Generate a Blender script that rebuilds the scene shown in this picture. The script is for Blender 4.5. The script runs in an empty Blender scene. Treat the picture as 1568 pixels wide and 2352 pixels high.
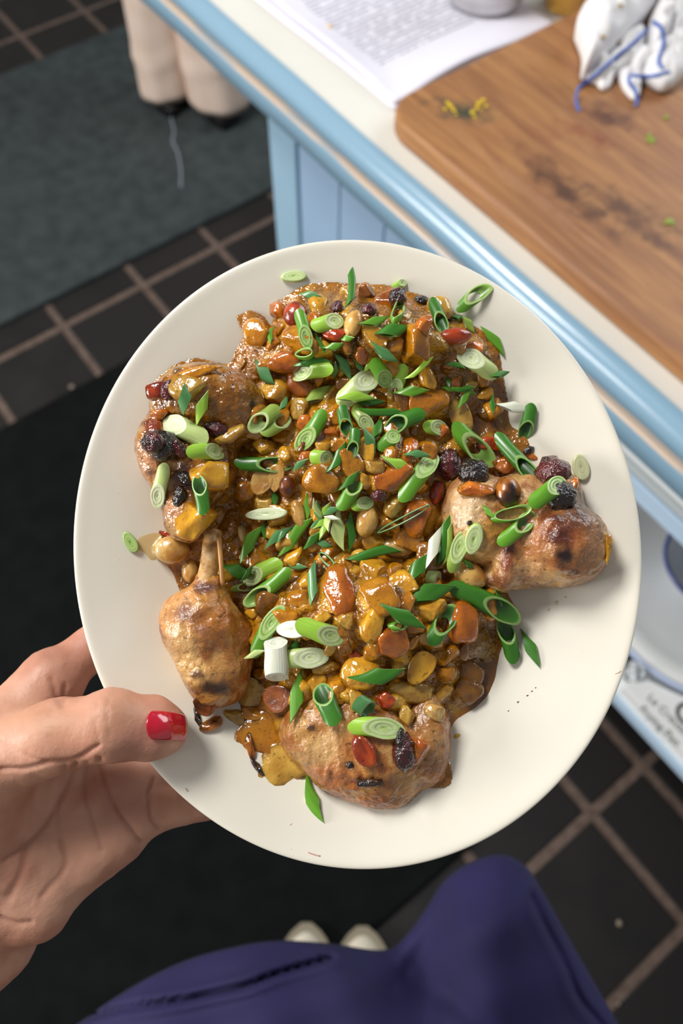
import bpy, bmesh, math, random
import numpy as np
from mathutils import Vector, Matrix
from mathutils.bvhtree import BVHTree

# ------------------------------------------------------------------ camera
FPX, CX, CY = 1767.0, 784.0, 1176.0
CAM = np.array([0.0, 0.0, 1.5])
# columns: world X, Y, Z seen from the camera (x right, y down, z forward)
RWC = np.array([[0.60674458, 0.7947534, 0.01510085],
                [0.71112382, -0.53421387, -0.45707599],
                [-0.35519562, 0.28806696, -0.88929944]])
scene = bpy.context.scene
COL = scene.collection
cam_data = bpy.data.cameras.new('camera')
cam = bpy.data.objects.new('camera', cam_data)
COL.objects.link(cam)
cam_data.lens = 6.9
cam_data.sensor_fit = 'VERTICAL'
cam_data.sensor_height = 6.9 * 2352 / FPX
cam_data.sensor_width = cam_data.sensor_height * 1568 / 2352
cam_data.clip_start = 0.01
cam_data.dof.use_dof = True
cam_data.dof.focus_distance = 0.285
cam_data.dof.aperture_fstop = 2.1
_x, _y, _z = RWC[0], -RWC[1], -RWC[2]
cam.matrix_world = Matrix(((_x[0], _y[0], _z[0], CAM[0]), (_x[1], _y[1], _z[1], CAM[1]),
                           (_x[2], _y[2], _z[2], CAM[2]), (0, 0, 0, 1)))
scene.camera = cam
scene.view_settings.view_transform = 'Standard'
scene.view_settings.look = 'None'
scene.view_settings.exposure = 0.0
scene.view_settings.gamma = 1.0
scene.view_settings.use_curve_mapping = False

# ------------------------------------------------------------------ light
world = bpy.data.worlds.new('room_light')
scene.world = world
world.use_nodes = True
world.node_tree.nodes['Background'].inputs[0].default_value = (0.93, 0.96, 1.0, 1)
world.node_tree.nodes['Background'].inputs[1].default_value = 0.21

def area_light(name, loc, target, sx, sy, power, color):
    ld = bpy.data.lights.new(name, 'AREA')
    ld.shape = 'RECTANGLE'; ld.size = sx; ld.size_y = sy
    ld.energy = power; ld.color = color
    o = bpy.data.objects.new(name, ld)
    COL.objects.link(o)
    o.location = loc
    o.rotation_euler = (Vector(target) - Vector(loc)).to_track_quat('-Z', 'Y').to_euler()
    return o
area_light('window_daylight', (-1.25, -0.25, 2.75), (-0.05, 0.1, 1.2), 0.65, 0.55, 36, (1.0, 0.97, 0.93))
area_light('far_window_daylight', (-0.4, 2.6, 2.2), (-0.2, 0.5, 0.9), 1.6, 1.0, 26, (0.92, 0.96, 1.0))
area_light('left_fill_light', (-1.7, -2.6, 1.75), (-0.3, 0.6, 0.6), 1.5, 1.4, 100, (1.0, 0.96, 0.92))  # added fill, brightens the counter front, shelves, trousers and palm

# ------------------------------------------------------------------ helpers
def lin(c):
    if isinstance(c, str):
        c = [int(c[i:i + 2], 16) for i in (0, 2, 4)]
    c = np.array(c, float) / 255.0
    return np.where(c <= 0.04045, c / 12.92, ((c + 0.055) / 1.055) ** 2.4)

def ray(x, y):
    """world direction through a point of the photograph"""
    return RWC.T @ np.array([(x - CX) / FPX, (y - CY) / FPX, 1.0])
def at_z(x, y, z):
    d = ray(x, y); return CAM + d * ((z - CAM[2]) / d[2])
def at_plane(x, y, ax, val):
    d = ray(x, y); return CAM + d * ((val - CAM[ax]) / d[ax])
def at_depth(x, y, t):
    return CAM + ray(x, y) * t

def new_obj(name, mesh, parent=None, mat=None):
    o = bpy.data.objects.new(name, mesh)
    COL.objects.link(o)
    if parent is not None: o.parent = parent
    if mat is not None:
        for m in (mat if isinstance(mat, (list, tuple)) else [mat]):
            mesh.materials.append(m)
    return o
def empty(name, loc=(0, 0, 0)):
    o = bpy.data.objects.new(name, None)
    COL.objects.link(o); o.location = loc; o.empty_display_size = 0.02
    return o
def tag(o, label=None, cat=None, group=None, kind=None):
    if label: o['label'] = label
    if cat: o['category'] = cat
    if group: o['group'] = group
    if kind: o['kind'] = kind
    return o
def mesh_from(name, verts, faces, smooth=True, cols=None, mats=None):
    me = bpy.data.meshes.new(name)
    me.from_pydata([tuple(map(float, v)) for v in verts], [], [tuple(map(int, f)) for f in faces])
    me.update()
    if smooth: me.polygons.foreach_set('use_smooth', [True] * len(me.polygons))
    if cols is not None:
        at = me.color_attributes.new('Col', 'FLOAT_COLOR', 'POINT')
        c = np.ones((len(verts), 4)); c[:, :3] = np.clip(cols, 0, 1)
        at.data.foreach_set('color', c.ravel())
    if mats is not None: me.polygons.foreach_set('material_index', list(mats))
    return me
def grid_faces(nu, nv, closed_u=False, flip=False):
    f = []
    for i in range(nu if closed_u else nu - 1):
        i2 = (i + 1) % nu
        for j in range(nv - 1):
            q = (i * nv + j, i2 * nv + j, i2 * nv + j + 1, i * nv + j + 1)
            f.append(q[::-1] if flip else q)
    return f
def box_mesh(name, lo, hi, bevel=0.0, seg=2):
    bm = bmesh.new()
    bmesh.ops.create_cube(bm, size=1)
    lo, hi = np.array(lo, float), np.array(hi, float)
    for v in bm.verts:
        for k in range(3):
            v.co[k] = lo[k] if v.co[k] < 0 else hi[k]
    if bevel > 0:
        bmesh.ops.bevel(bm, geom=bm.edges[:], offset=bevel, segments=seg, affect='EDGES', profile=0.5)
    me = bpy.data.meshes.new(name)
    bm.to_mesh(me); bm.free()
    return me
def prism_mesh(name, pts, z0, z1, bevel=0.0):
    """upright prism over a polygon of (x, y) points"""
    bm = bmesh.new()
    lo = [bm.verts.new((p[0], p[1], z0)) for p in pts]
    f = bm.faces.new(lo)
    bmesh.ops.recalc_face_normals(bm, faces=[f])
    r = bmesh.ops.extrude_face_region(bm, geom=[f])
    for v in r['geom']:
        if isinstance(v, bmesh.types.BMVert): v.co.z = z1
    bmesh.ops.recalc_face_normals(bm, faces=bm.faces[:])
    if bevel > 0:
        e = [e for e in bm.edges if abs(e.verts[0].co.z - z1) < 1e-6 and abs(e.verts[1].co.z - z1) < 1e-6]
        bmesh.ops.bevel(bm, geom=e, offset=bevel, segments=3, affect='EDGES', profile=0.5)
    me = bpy.data.meshes.new(name)
    bm.to_mesh(me); bm.free()
    return me
def tube_mesh(name, pts, rad, n=8, cols=None):
    pts = np.array(pts, float); m = len(pts)
    rad = np.broadcast_to(np.array(rad, float), (m,))
    T = np.gradient(pts, axis=0); T /= np.linalg.norm(T, axis=1)[:, None]
    up = np.array([0.13, 0.31, 0.94])
    V = []
    for i in range(m):
        a = np.cross(T[i], up); a /= np.linalg.norm(a); b = np.cross(a, T[i])
        for k in range(n):
            t = 2 * math.pi * k / n
            V.append(pts[i] + rad[i] * (math.cos(t) * a + math.sin(t) * b))
    F = []
    for i in range(m - 1):
        for k in range(n):
            F.append((i * n + k, i * n + (k + 1) % n, (i + 1) * n + (k + 1) % n, (i + 1) * n + k))
    F.append(tuple(range(n - 1, -1, -1))); F.append(tuple((m - 1) * n + k for k in range(n)))
    return mesh_from(name, V, F)
def spline(pts, n):
    """Catmull-Rom through points"""
    P = np.array(pts, float)
    P = np.vstack([2 * P[0] - P[1], P, 2 * P[-1] - P[-2]])
    out = []
    m = len(P) - 3
    for t in np.linspace(0, m - 1e-6, n):
        i = int(t); u = t - i
        p0, p1, p2, p3 = P[i:i + 4]
        out.append(0.5 * (2 * p1 + (p2 - p0) * u + (2 * p0 - 5 * p1 + 4 * p2 - p3) * u * u + (3 * p1 - p0 - 3 * p2 + p3) * u ** 3))
    return np.array(out)

def _hash(ix, iy, iz, seed):
    h = (ix.astype(np.int64) * 374761393 + iy.astype(np.int64) * 668265263 + iz.astype(np.int64) * 2147483647 + seed * 1274126177) & 0xFFFFFFFF
    h = ((h ^ (h >> 13)) * 1274126177) & 0xFFFFFFFF
    return ((h ^ (h >> 16)) & 0xFFFF) / 65535.0
def noise3(P, scale=1.0, seed=0):
    """smooth value noise, 0..1"""
    P = np.asarray(P, float) * scale
    i = np.floor(P).astype(np.int64); f = P - i; f = f * f * (3 - 2 * f)
    r = 0
    for dx in (0, 1):
        for dy in (0, 1):
            for dz in (0, 1):
                w = (f[:, 0] if dx else 1 - f[:, 0]) * (f[:, 1] if dy else 1 - f[:, 1]) * (f[:, 2] if dz else 1 - f[:, 2])
                r = r + w * _hash(i[:, 0] + dx, i[:, 1] + dy, i[:, 2] + dz, seed)
    return r
def fbm(P, scale, oct=4, seed=0):
    r, a, t = 0, 1.0, 0
    for k in range(oct):
        r = r + a * noise3(P, scale * 2 ** k, seed + k * 17); t += a; a *= 0.5
    return r / t
def sstep(a, b, x):
    t = np.clip((x - a) / (b - a), 0, 1); return t * t * (3 - 2 * t)
def mixc(c0, c1, t):
    return c0 * (1 - t[:, None]) + np.asarray(c1)[None, :] * t[:, None]
def in_poly(x, y, poly):
    x = np.asarray(x); y = np.asarray(y); r = np.zeros(x.shape, bool)
    n = len(poly)
    for i in range(n):
        x0, y0 = poly[i]; x1, y1 = poly[(i + 1) % n]
        c = ((y0 > y) != (y1 > y)) & (x < (x1 - x0) * (y - y0) / (y1 - y0 + 1e-12) + x0)
        r ^= c
    return r
def poly_dist(x, y, poly, closed=True):
    d = np.full(np.asarray(x).shape, 1e9)
    n = len(poly)
    for i in range(n if closed else n - 1):
        ax, ay = poly[i]; bx, by = poly[(i + 1) % n]
        t = np.clip(((x - ax) * (bx - ax) + (y - ay) * (by - ay)) / ((bx - ax) ** 2 + (by - ay) ** 2 + 1e-12), 0, 1)
        d = np.minimum(d, np.hypot(x - ax - t * (bx - ax), y - ay - t * (by - ay)))
    return d

# ------------------------------------------------------------------ distance fields -> mesh (surface nets)
class Field:
    def __init__(s, lo, hi, h):
        s.lo = np.array(lo, float); s.h = h
        s.n = np.ceil((np.array(hi) - s.lo) / h).astype(int) + 1
        s.v = np.full(s.n, 50.0, np.float32)
    def _sub(s, lo, hi):
        a = np.clip(np.floor((np.array(lo) - s.lo) / s.h).astype(int), 0, s.n - 1)
        b = np.clip(np.ceil((np.array(hi) - s.lo) / s.h).astype(int) + 1, 1, s.n)
        ax = [s.lo[k] + s.h * np.arange(a[k], b[k]) for k in range(3)]
        X, Y, Z = np.meshgrid(*ax, indexing='ij', sparse=True)
        return tuple(slice(a[k], b[k]) for k in range(3)), X, Y, Z
    def _add(s, sl, d, k, sub=False):
        a = s.v[sl]
        if sub:
            hh = np.clip(0.5 - 0.5 * (a + d) / k, 0, 1)
            s.v[sl] = a * (1 - hh) - d * hh + k * hh * (1 - hh)
        else:
            hh = np.clip(0.5 + 0.5 * (a - d) / k, 0, 1)
            s.v[sl] = a * (1 - hh) + d * hh - k * hh * (1 - hh)
    def cone(s, p, q, r0, r1, k=2.0, flat=None, sub=False):
        """tapered capsule; flat = (axis vector, factor) squashes it across an axis"""
        p, q = np.array(p, float), np.array(q, float)
        m = max(r0, r1) + 4 * k + 2
        sl, X, Y, Z = s._sub(np.minimum(p, q) - m, np.maximum(p, q) + m)
        d = q - p; L = d @ d + 1e-9
        t = np.clip(((X - p[0]) * d[0] + (Y - p[1]) * d[1] + (Z - p[2]) * d[2]) / L, 0, 1)
        ex, ey, ez = X - p[0] - t * d[0], Y - p[1] - t * d[1], Z - p[2] - t * d[2]
        D2 = ex * ex + ey * ey + ez * ez
        if flat is not None:
            n = np.array(flat[0], float); n /= np.linalg.norm(n)
            c = ex * n[0] + ey * n[1] + ez * n[2]
            D2 = D2 + c * c * (1 / flat[1] ** 2 - 1)
        s._add(sl, np.sqrt(D2) - (r0 + t * (r1 - r0)), k, sub)
    def ell(s, c, r, rot=0.0, k=2.0, sub=False, tilt=0.0):
        """ellipsoid, rot about z, tilt about its own y"""
        c, r = np.array(c, float), np.array(r, float)
        m = r.max() + 4 * k + 2
        sl, X, Y, Z = s._sub(c - m, c + m)
        x, y, z = X - c[0], Y - c[1], Z - c[2]
        ca, sa = math.cos(rot), math.sin(rot)
        x, y = ca * x + sa * y, -sa * x + ca * y
        if tilt:
            ct, st = math.cos(tilt), math.sin(tilt)
            x, z = ct * x - st * z, st * x + ct * z
        q = np.sqrt((x / r[0]) ** 2 + (y / r[1]) ** 2 + (z / r[2]) ** 2)
        g = np.sqrt((x / r[0] ** 2) ** 2 + (y / r[1] ** 2) ** 2 + (z / r[2] ** 2) ** 2) + 1e-6
        s._add(sl, q * (q - 1) / g, k, sub)
    def mesh(s):
        v = s.v; ins = v < 0
        n = s.n
        cidx = -np.ones(n - 1, np.int64)
        corners = [(i, j, k) for i in (0, 1) for j in (0, 1) for k in (0, 1)]
        cnt = sum(ins[i:n[0] - 1 + i, j:n[1] - 1 + j, k:n[2] - 1 + k].astype(np.int8) for i, j, k in corners)
        act = np.argwhere((cnt > 0) & (cnt < 8))
        cidx[tuple(act.T)] = np.arange(len(act))
        S = np.zeros((len(act), 3)); W = np.zeros(len(act))
        for a in corners:
            for ax in range(3):
                if a[ax]: continue
                b = list(a); b[ax] = 1
                va = v[tuple((act + a).T)]; vb = v[tuple((act + b).T)]
                cr = (va < 0) != (vb < 0)
                t = np.where(cr, va / (va - vb + 1e-12), 0)
                p = np.array(a, float)[None, :] + np.zeros((len(act), 3)); p[:, ax] += t
                S += p * cr[:, None]; W += cr
        V = s.lo + s.h * (act + S / W[:, None])
        F = []
        for ax in range(3):
            sl0 = [slice(1, n[k] - 1) for k in range(3)]; sl1 = list(sl0)
            sl0[ax] = slice(0, n[ax] - 1); sl1[ax] = slice(1, n[ax])
            A, B = ins[tuple(sl0)], ins[tuple(sl1)]
            off = np.array([1, 1, 1]); off[ax] = 0
            e = np.argwhere(A != B) + off
            sgn = A[tuple((e - off).T)]
            u, w = (ax + 1) % 3, (ax + 2) % 3
            def cell(du, dw):
                q = e.copy(); q[:, u] -= du; q[:, w] -= dw
                return cidx[tuple(q.T)]
            q = np.stack([cell(0, 0), cell(1, 0), cell(1, 1), cell(0, 1)], 1)
            q[~sgn] = q[~sgn][:, ::-1]
            F.append(q)
        return V, np.vstack(F)
def vnormals(V, F):
    n = np.zeros_like(V)
    fn = np.cross(V[F[:, 2]] - V[F[:, 0]], V[F[:, 3]] - V[F[:, 1]])
    for k in range(4): np.add.at(n, F[:, k], fn)
    return n / (np.linalg.norm(n, axis=1)[:, None] + 1e-12)
def relax(V, F, it=2, lam=0.5):
    for _ in range(it):
        s = np.zeros_like(V); c = np.zeros(len(V))
        for k in range(4):
            a, b = F[:, k], F[:, (k + 1) % 4]
            np.add.at(s, a, V[b]); np.add.at(c, a, 1); np.add.at(s, b, V[a]); np.add.at(c, b, 1)
        V = V + lam * (s / np.maximum(c, 1)[:, None] - V)
    return V

# ------------------------------------------------------------------ materials
def mat(name, color=(0.8, 0.8, 0.8), rough=0.5, **kw):
    m = bpy.data.materials.new(name); m.use_nodes = True
    b = m.node_tree.nodes['Principled BSDF']
    b.inputs['Base Color'].default_value = (*color, 1)
    b.inputs['Roughness'].default_value = rough
    for k, v in kw.items():
        b.inputs[k].default_value = v
    return m
class N:
    """small node builder for one material"""
    def __init__(s, m):
        s.t = m.node_tree; s.b = s.t.nodes['Principled BSDF']
    def new(s, kind, **kw):
        n = s.t.nodes.new(kind)
        for k, v in kw.items(): setattr(n, k, v)
        return n
    def link(s, a, b): s.t.links.new(a, b)
    def coords(s, scale=(1, 1, 1), out='Object', rot=(0, 0, 0)):
        c = s.new('ShaderNodeTexCoord'); mp = s.new('ShaderNodeMapping')
        mp.inputs['Scale'].default_value = scale; mp.inputs['Rotation'].default_value = rot
        s.link(c.outputs[out], mp.inputs[0]); return mp.outputs[0]
    def noise(s, vec, scale, detail=3, rough=0.5, dist=0.0):
        n = s.new('ShaderNodeTexNoise')
        n.inputs['Scale'].default_value = scale; n.inputs['Detail'].default_value = detail
        n.inputs['Roughness'].default_value = rough; n.inputs['Distortion'].default_value = dist
        if vec is not None: s.link(vec, n.inputs['Vector'])
        return n.outputs['Fac']
    def ramp(s, fac, stops):
        r = s.new('ShaderNodeValToRGB'); e = r.color_ramp.elements
        while len(e) < len(stops): e.new(0.5)
        for el, (p, c) in zip(e, stops):
            el.position = p; el.color = (*c, 1) if len(c) == 3 else c
        s.link(fac, r.inputs[0]); return r.outputs[0]
    def mix(s, fac, a, b, mode='MIX'):
        m = s.new('ShaderNodeMix', data_type='RGBA', blend_type=mode)
        for inp, val in ((m.inputs[0], fac), (m.inputs[6], a), (m.inputs[7], b)):
            if hasattr(val, 'is_linked'): s.link(val, inp)
            elif isinstance(val, (int, float)): inp.default_value = val
            else: inp.default_value = (*val, 1)
        return m.outputs[2]
    def attr(s, name='Col'):
        return s.new('ShaderNodeVertexColor', layer_name=name).outputs[0]
    def bump(s, h, strength=0.3, dist=0.001):
        b = s.new('ShaderNodeBump'); b.inputs['Strength'].default_value = strength; b.inputs['Distance'].default_value = dist
        s.link(h, b.inputs['Height']); s.link(b.outputs[0], s.b.inputs['Normal'])
    def color(s, c): s.link(c, s.b.inputs['Base Color'])
def noisy_mat(name, c0, c1, scale, rough=0.5, bump=0.0, bdist=0.001, bscale=None, coords=(1, 1, 1), detail=4, **kw):
    m = mat(name, c0, rough, **kw); n = N(m)
    v = n.coords(coords)
    f = n.noise(v, scale, detail)
    n.color(n.ramp(f, [(0.3, tuple(c0)), (0.7, tuple(c1))]))
    if bump: n.bump(n.noise(v, bscale or scale * 3, 3), bump, bdist)
    return m
# ------------------------------------------------------------------ room: floor, tiles, mats
rnd = random.Random(7)
M_grout = noisy_mat('grout', lin('5a4a42'), lin('75645a'), 60, 0.85, 0.4)
M_tile = mat('black_quarry_tile', lin('242323'), 0.5, **{'Specular IOR Level': 0.3})
_n = N(M_tile); _v = _n.coords((1, 1, 1))
_oi = _n.new('ShaderNodeObjectInfo')
_f = _n.noise(_v, 9, 5)
_c = _n.ramp(_f, [(0.3, tuple(lin('1c1b1c'))), (0.7, tuple(lin('2b2928')))])
_n.color(_n.mix(_oi.outputs['Random'], _c, tuple(lin('262424'))))
_n.bump(_n.noise(_v, 120, 3), 0.15, 0.001)
floor = new_obj('floor', box_mesh('floor', (-5.0, -3.0, -0.06), (3.5, 4.0, -0.004)), mat=M_grout)
tag(floor, kind='structure')
PIT, GR = 0.2285, 0.019
tile_me = {}
def tile(x0, x1, y0, y1):
    sx, sy = round(x1 - x0 - GR, 4), round(y1 - y0 - GR, 4)
    if (sx, sy) not in tile_me:
        me = box_mesh('tile', (-sx / 2, -sy / 2, -0.012), (sx / 2, sy / 2, 0), 0.003, 1)
        me.materials.append(M_tile); tile_me[(sx, sy)] = me
    o = bpy.data.objects.new('tile', tile_me[(sx, sy)])
    COL.objects.link(o); o.parent = floor
    o.location = ((x0 + x1) / 2, (y0 + y1) / 2, rnd.uniform(-0.0008, 0.0008))
X0, Y0 = -1.43, 0.247
for i in range(-8, 11):
    for j in range(-5, 4):
        xa, ya = X0 + i * PIT, Y0 + j * PIT
        if j == 1 and xa > -0.3:
            tile(xa, xa + PIT, ya, 0.612); tile(xa, xa + PIT, 0.612, ya + PIT); continue
        tile(xa, xa + PIT, ya, ya + PIT)

rest = bmesh.new()                                    # the tiles nobody sees well, one joined piece
for i in range(-15, 21):
    for j in range(-13, 16):
        if -8 <= i < 11 and -5 <= j < 4: continue
        xa, ya = X0 + i * PIT + GR / 2, Y0 + j * PIT + GR / 2; d = PIT - GR
        q = [rest.verts.new((xa + a * d, ya + b * d, z)) for z in (-0.008, 0) for a, b in ((0, 0), (1, 0), (1, 1), (0, 1))]
        for f in ((4, 5, 6, 7), (0, 1, 5, 4), (1, 2, 6, 5), (2, 3, 7, 6), (3, 0, 4, 7)): rest.faces.new([q[k] for k in f])
rm_ = bpy.data.meshes.new('far_tiles'); rest.to_mesh(rm_); rest.free()
o = new_obj('far_tiles', rm_, floor, M_tile); o['kind'] = 'stuff'
M_wall = noisy_mat('white_wall', lin('dcdad4'), lin('e2e0da'), 3, 0.8, 0.05, 0.001, 120)
for nm_, lo_, hi_ in (('wall_back', (-4.98, -2.98, 0), (-4.88, 3.98, 2.9)), ('wall_front', (3.38, -2.98, 0), (3.48, 3.98, 2.9)), ('wall_left', (-4.88, -2.98, 0), (3.38, -2.88, 2.9)), ('wall_right', (-4.88, 3.88, 0), (3.38, 3.98, 2.9))):
    tag(new_obj(nm_, box_mesh(nm_, lo_, hi_), mat=M_wall), kind='structure')

M_mat = noisy_mat('rubber_mat', lin('343b3c'), lin('454d4e'), 22, 0.85, 0.5, 0.002, 300, **{'Specular IOR Level': 0.25})
M_mat2 = noisy_mat('black_rubber_mat', lin('080a0a'), lin('101414'), 22, 0.9, 0.5, 0.002, 300, **{'Specular IOR Level': 0.15})
def floor_mat(x0, x1, y0, y1, label, m):
    me = prism_mesh('floor_mat', [(x0, y0), (x1, y0), (x1, y1), (x0, y1)], 0.0, 0.011, 0.006)
    o = new_obj('floor_mat', me, mat=m)
    tag(o, label, 'mat', 'dark floor mats')
    o.location.z = 0.001
floor_mat(-2.41, -1.515, -1.6, 1.9, 'dark grey-green rubber floor mat with a pale thread on it', M_mat)
floor_mat(-1.235, 0.075, -1.5, 0.42, 'dark rubber floor mat below the hand and the beige shoes', M_mat2)

def tz(x, y, z): return at_z(x, y, z)
th = [at_z(x, y, 0.0135) for x, y in ((390, 225), (393, 270), (400, 300), (397, 325), (408, 350), (415, 385), (416, 430))]
o = new_obj('thread', tube_mesh('thread', spline(th, 40), 0.003, 6), mat=mat('pale_thread', lin('8d95a3'), 0.8))
tag(o, 'thin pale blue-grey thread lying on the dark floor mat', 'thread')

# grit on the floor
M_grit = mat('grit', lin('8d7f70'), 0.8)
for k, (x, y, r, lab) in enumerate(((165, 888, .006, 'small tan crumb on the tile edge beside the plate at left'),
                                    (225, 860, .004, 'tiny pale crumb on a grout line left of the plate'),
                                    (1422, 2120, .005, 'small brown crumb on the black tile right of the dress'),
                                    (1420, 2305, .003, 'tiny grey crumb on the grout at the lower right'))):
    me = bpy.data.meshes.new('crumb'); bm = bmesh.new()
    bmesh.ops.create_icosphere(bm, subdivisions=2, radius=r)
    for v in bm.verts: v.co *= rnd.uniform(0.8, 1.2); v.co.z *= 0.6
    bm.to_mesh(me); bm.free()
    o = new_obj('crumb', me, mat=M_grit); o.location = at_z(x, y, r * 0.6)
    tag(o, lab, 'crumb')

# ------------------------------------------------------------------ counter
def paint(name, c, rough=0.4, spec=0.5, wob=0.06):
    c = lin(c)
    return noisy_mat(name, c * (1 - wob), np.clip(c * (1 + wob), 0, 1), 7, rough, 0.05, 0.001, 90)
M_cream = noisy_mat('cream_worktop', lin('e3e2d8'), lin('ebeae2'), 6, 0.42, 0.03, 0.0005, 200)
M_blue = paint('pale_blue_paint', '9cc0d8', 0.35)
M_bluep = paint('blue_panel_paint', '9ab8d6', 0.45)
M_white = paint('white_paint', 'eef3f4', 0.4, wob=0.02)
M_blue2 = paint('light_blue_paint', 'bcd6ee', 0.35)
counter = empty('kitchen_counter', (-0.4, 0.8, 0))
tag(counter, 'pale blue kitchen counter with a cream top and open shelves below', 'counter')
CZ = 0.9; XL, XR = -1.42, 1.3; YB = 1.35; YC = 0.516
def child(name, me, m): 
    o = new_obj(name, me, counter, m); o.location = (0.4, -0.8, 0); return o
child('worktop', box_mesh('worktop', (XL, YC, CZ - 0.03), (XR, YB, CZ), 0.001, 1), M_cream)
# rounded edge moulding with a worn quirk below the bullnose
prof = []
for a in np.linspace(90, 262, 14):
    prof.append((YC + 0.001 + 0.021 * math.cos(math.radians(a)), CZ - 0.0195 + 0.0205 * math.sin(math.radians(a))))
prof += [(YC - 0.003, CZ - 0.0415), (YC - 0.003, CZ - 0.045), (YC - 0.012, CZ - 0.046), (YC - 0.0135, CZ - 0.049), (YC - 0.0135, CZ - 0.078), (YC - 0.011, CZ - 0.0805), (YC + 0.03, CZ - 0.0805)]
V = []; xs = np.linspace(XL, XR, 120)
for x in xs:
    for y, z in prof: V.append((x, y + 0.0006 * math.sin(x * 23), z))
me = mesh_from('edge_moulding', V, grid_faces(len(xs), len(prof), flip=True))
M_edge = mat('worn_blue_paint', lin('8fb6d0'), 0.22, **{'Coat Weight': 0.35, 'Coat Roughness': 0.12})
_n = N(M_edge); _v = _n.coords((3, 60, 60))
_g = _n.new('ShaderNodeNewGeometry'); _sx = _n.new('ShaderNodeSeparateXYZ'); _n.link(_g.outputs['Position'], _sx.inputs[0])
_mr = _n.new('ShaderNodeMapRange'); _mr.inputs[1].default_value = CZ - 0.0505; _mr.inputs[2].default_value = CZ - 0.0435
_n.link(_sx.outputs[2], _mr.inputs[0])
_band = _n.ramp(_mr.outputs[0], [(0.0, (0, 0, 0)), (0.25, (1, 1, 1)), (0.75, (1, 1, 1)), (1.0, (0, 0, 0))])
_w = _n.ramp(_n.noise(_v, 2.2, 4), [(0.36, (0, 0, 0)), (0.5, (1, 1, 1))])
_fac = _n.mix(1.0, _band, _w, 'MULTIPLY')
_n.color(_n.mix(_fac, tuple(lin('88abc2')), tuple(lin('d9c4b0'))))
child('edge_moulding', me, M_edge)
# cabinet body under the top
YF = 0.535; XC = -0.856
child('end_panel', box_mesh('end_panel', (XC, YF + 0.003, 0.02), (XC + 0.018, YB - 0.05, CZ - 0.03), 0.001, 1), M_bluep)
child('corner_post', box_mesh('corner_post', (XC - 0.001, YF - 0.001, 0.02), (XC + 0.066, YF + 0.02, CZ - 0.03), 0.002, 1), M_blue)
pl_me = box_mesh('plank', (-0.0475, YF + 0.003, 0.02), (0.0475, YF + 0.018, CZ - 0.03), 0.002, 2)
pl_me.materials.append(M_bluep)
xk = XC + 0.068
for k in range(5):
    o = bpy.data.objects.new('plank', pl_me); COL.objects.link(o); o.parent = counter
    o.location = (0.4 + xk + 0.0485 + k * 0.0975, -0.8, 0)
XS = xk + 5 * 0.0975 + 0.004
child('back_panel', box_mesh('back_panel', (XC + 0.02, YB - 0.06, 0.02), (XR, YB - 0.045, CZ - 0.03)), M_white)
child('shelf_side', box_mesh('shelf_side', (XS, YF + 0.004, 0.06), (XS + 0.02, YB - 0.06, CZ - 0.03), 0.001, 1), M_white)
child('added_shelf_panel', box_mesh('added_shelf_panel', (XS + 0.02, YF + 0.012, 0.752), (XR, YF + 0.03, CZ - 0.03), 0.002, 1), M_white)  # upright white panel added to catch light in place of the shelf surface
child('upper_shelf', box_mesh('upper_shelf', (XS + 0.02, YF + 0.003, 0.722), (XR, YB - 0.06, 0.748), 0.001, 1), M_white)
child('shelf_lip', box_mesh('shelf_lip', (XS + 0.02, YF - 0.003, 0.7205), (XR, YF + 0.0025, 0.7495), 0.002, 2), M_blue2)
child('lower_shelf', box_mesh('lower_shelf', (XS + 0.02, YF + 0.003, 0.28), (XR, YB - 0.06, 0.304), 0.001, 1), M_white)
child('shelf_lip', box_mesh('shelf_lip', (XS + 0.02, YF - 0.003, 0.2785), (XR, YF + 0.0025, 0.3055), 0.002, 2), M_blue2)

# ------------------------------------------------------------------ chopping board
def rounded_rect(x0, x1, y0, y1, r, n=10):
    P = []
    for cx, cy, a0 in ((x1 - r, y1 - r, 0), (x0 + r, y1 - r, 90), (x0 + r, y0 + r, 180), (x1 - r, y0 + r, 270)):
        for k in range(n + 1):
            a = math.radians(a0 + 90 * k / n); P.append((cx + r * math.cos(a), cy + r * math.sin(a)))
    return P
BZ = 0.925
bA = at_z(958, 345, BZ); 
BX0, BY0, BX1, BY1 = -0.622, 0.541, -0.02, 0.96
outer = rounded_rect(BX0, BX1, BY0, BY1, 0.045)
# concentric rounded rectangles from the bottom edge up over the rim to the centre: a dense top
rings = []
for z, ins in ((CZ + 0.001, 0.003), (CZ + 0.004, 0.0), (BZ - 0.005, 0.0), (BZ - 0.0015, 0.0012), (BZ, 0.004)):
    rings.append([(x, y, z) for x, y in rounded_rect(BX0 + ins, BX1 - ins, BY0 + ins, BY1 - ins, 0.045 - ins * 0.5)])
V = [p for r in rings for p in r]; nr = len(rings[0])
F = [(i * nr + k, i * nr + (k + 1) % nr, (i + 1) * nr + (k + 1) % nr, (i + 1) * nr + k) for i in range(4) for k in range(nr)]
F.append(tuple(4 * nr + k for k in range(nr))); F.append(tuple(range(nr - 1, -1, -1)))
board_me = mesh_from('chopping_board', V, F, smooth=False)
M_board = mat('brown_wood', lin('9a6a43'), 0.5)
_n = N(M_board); _v = _n.coords((3.2, 26, 26))
_a = _n.noise(_v, 1.6, 6, 0.62, 0.6); _b2 = _n.noise(_n.coords((7, 160, 160)), 1.0, 3, 0.6)
_c = _n.ramp(_a, [(0.25, tuple(lin('6f4228'))), (0.45, tuple(lin('93603a'))), (0.6, tuple(lin('ad7a48'))), (0.8, tuple(lin('9a683e')))])
_c = _n.mix(0.30, _c, _n.ramp(_b2, [(0.3, tuple(lin('6d4126'))), (0.7, tuple(lin('c09260')))]))
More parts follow.
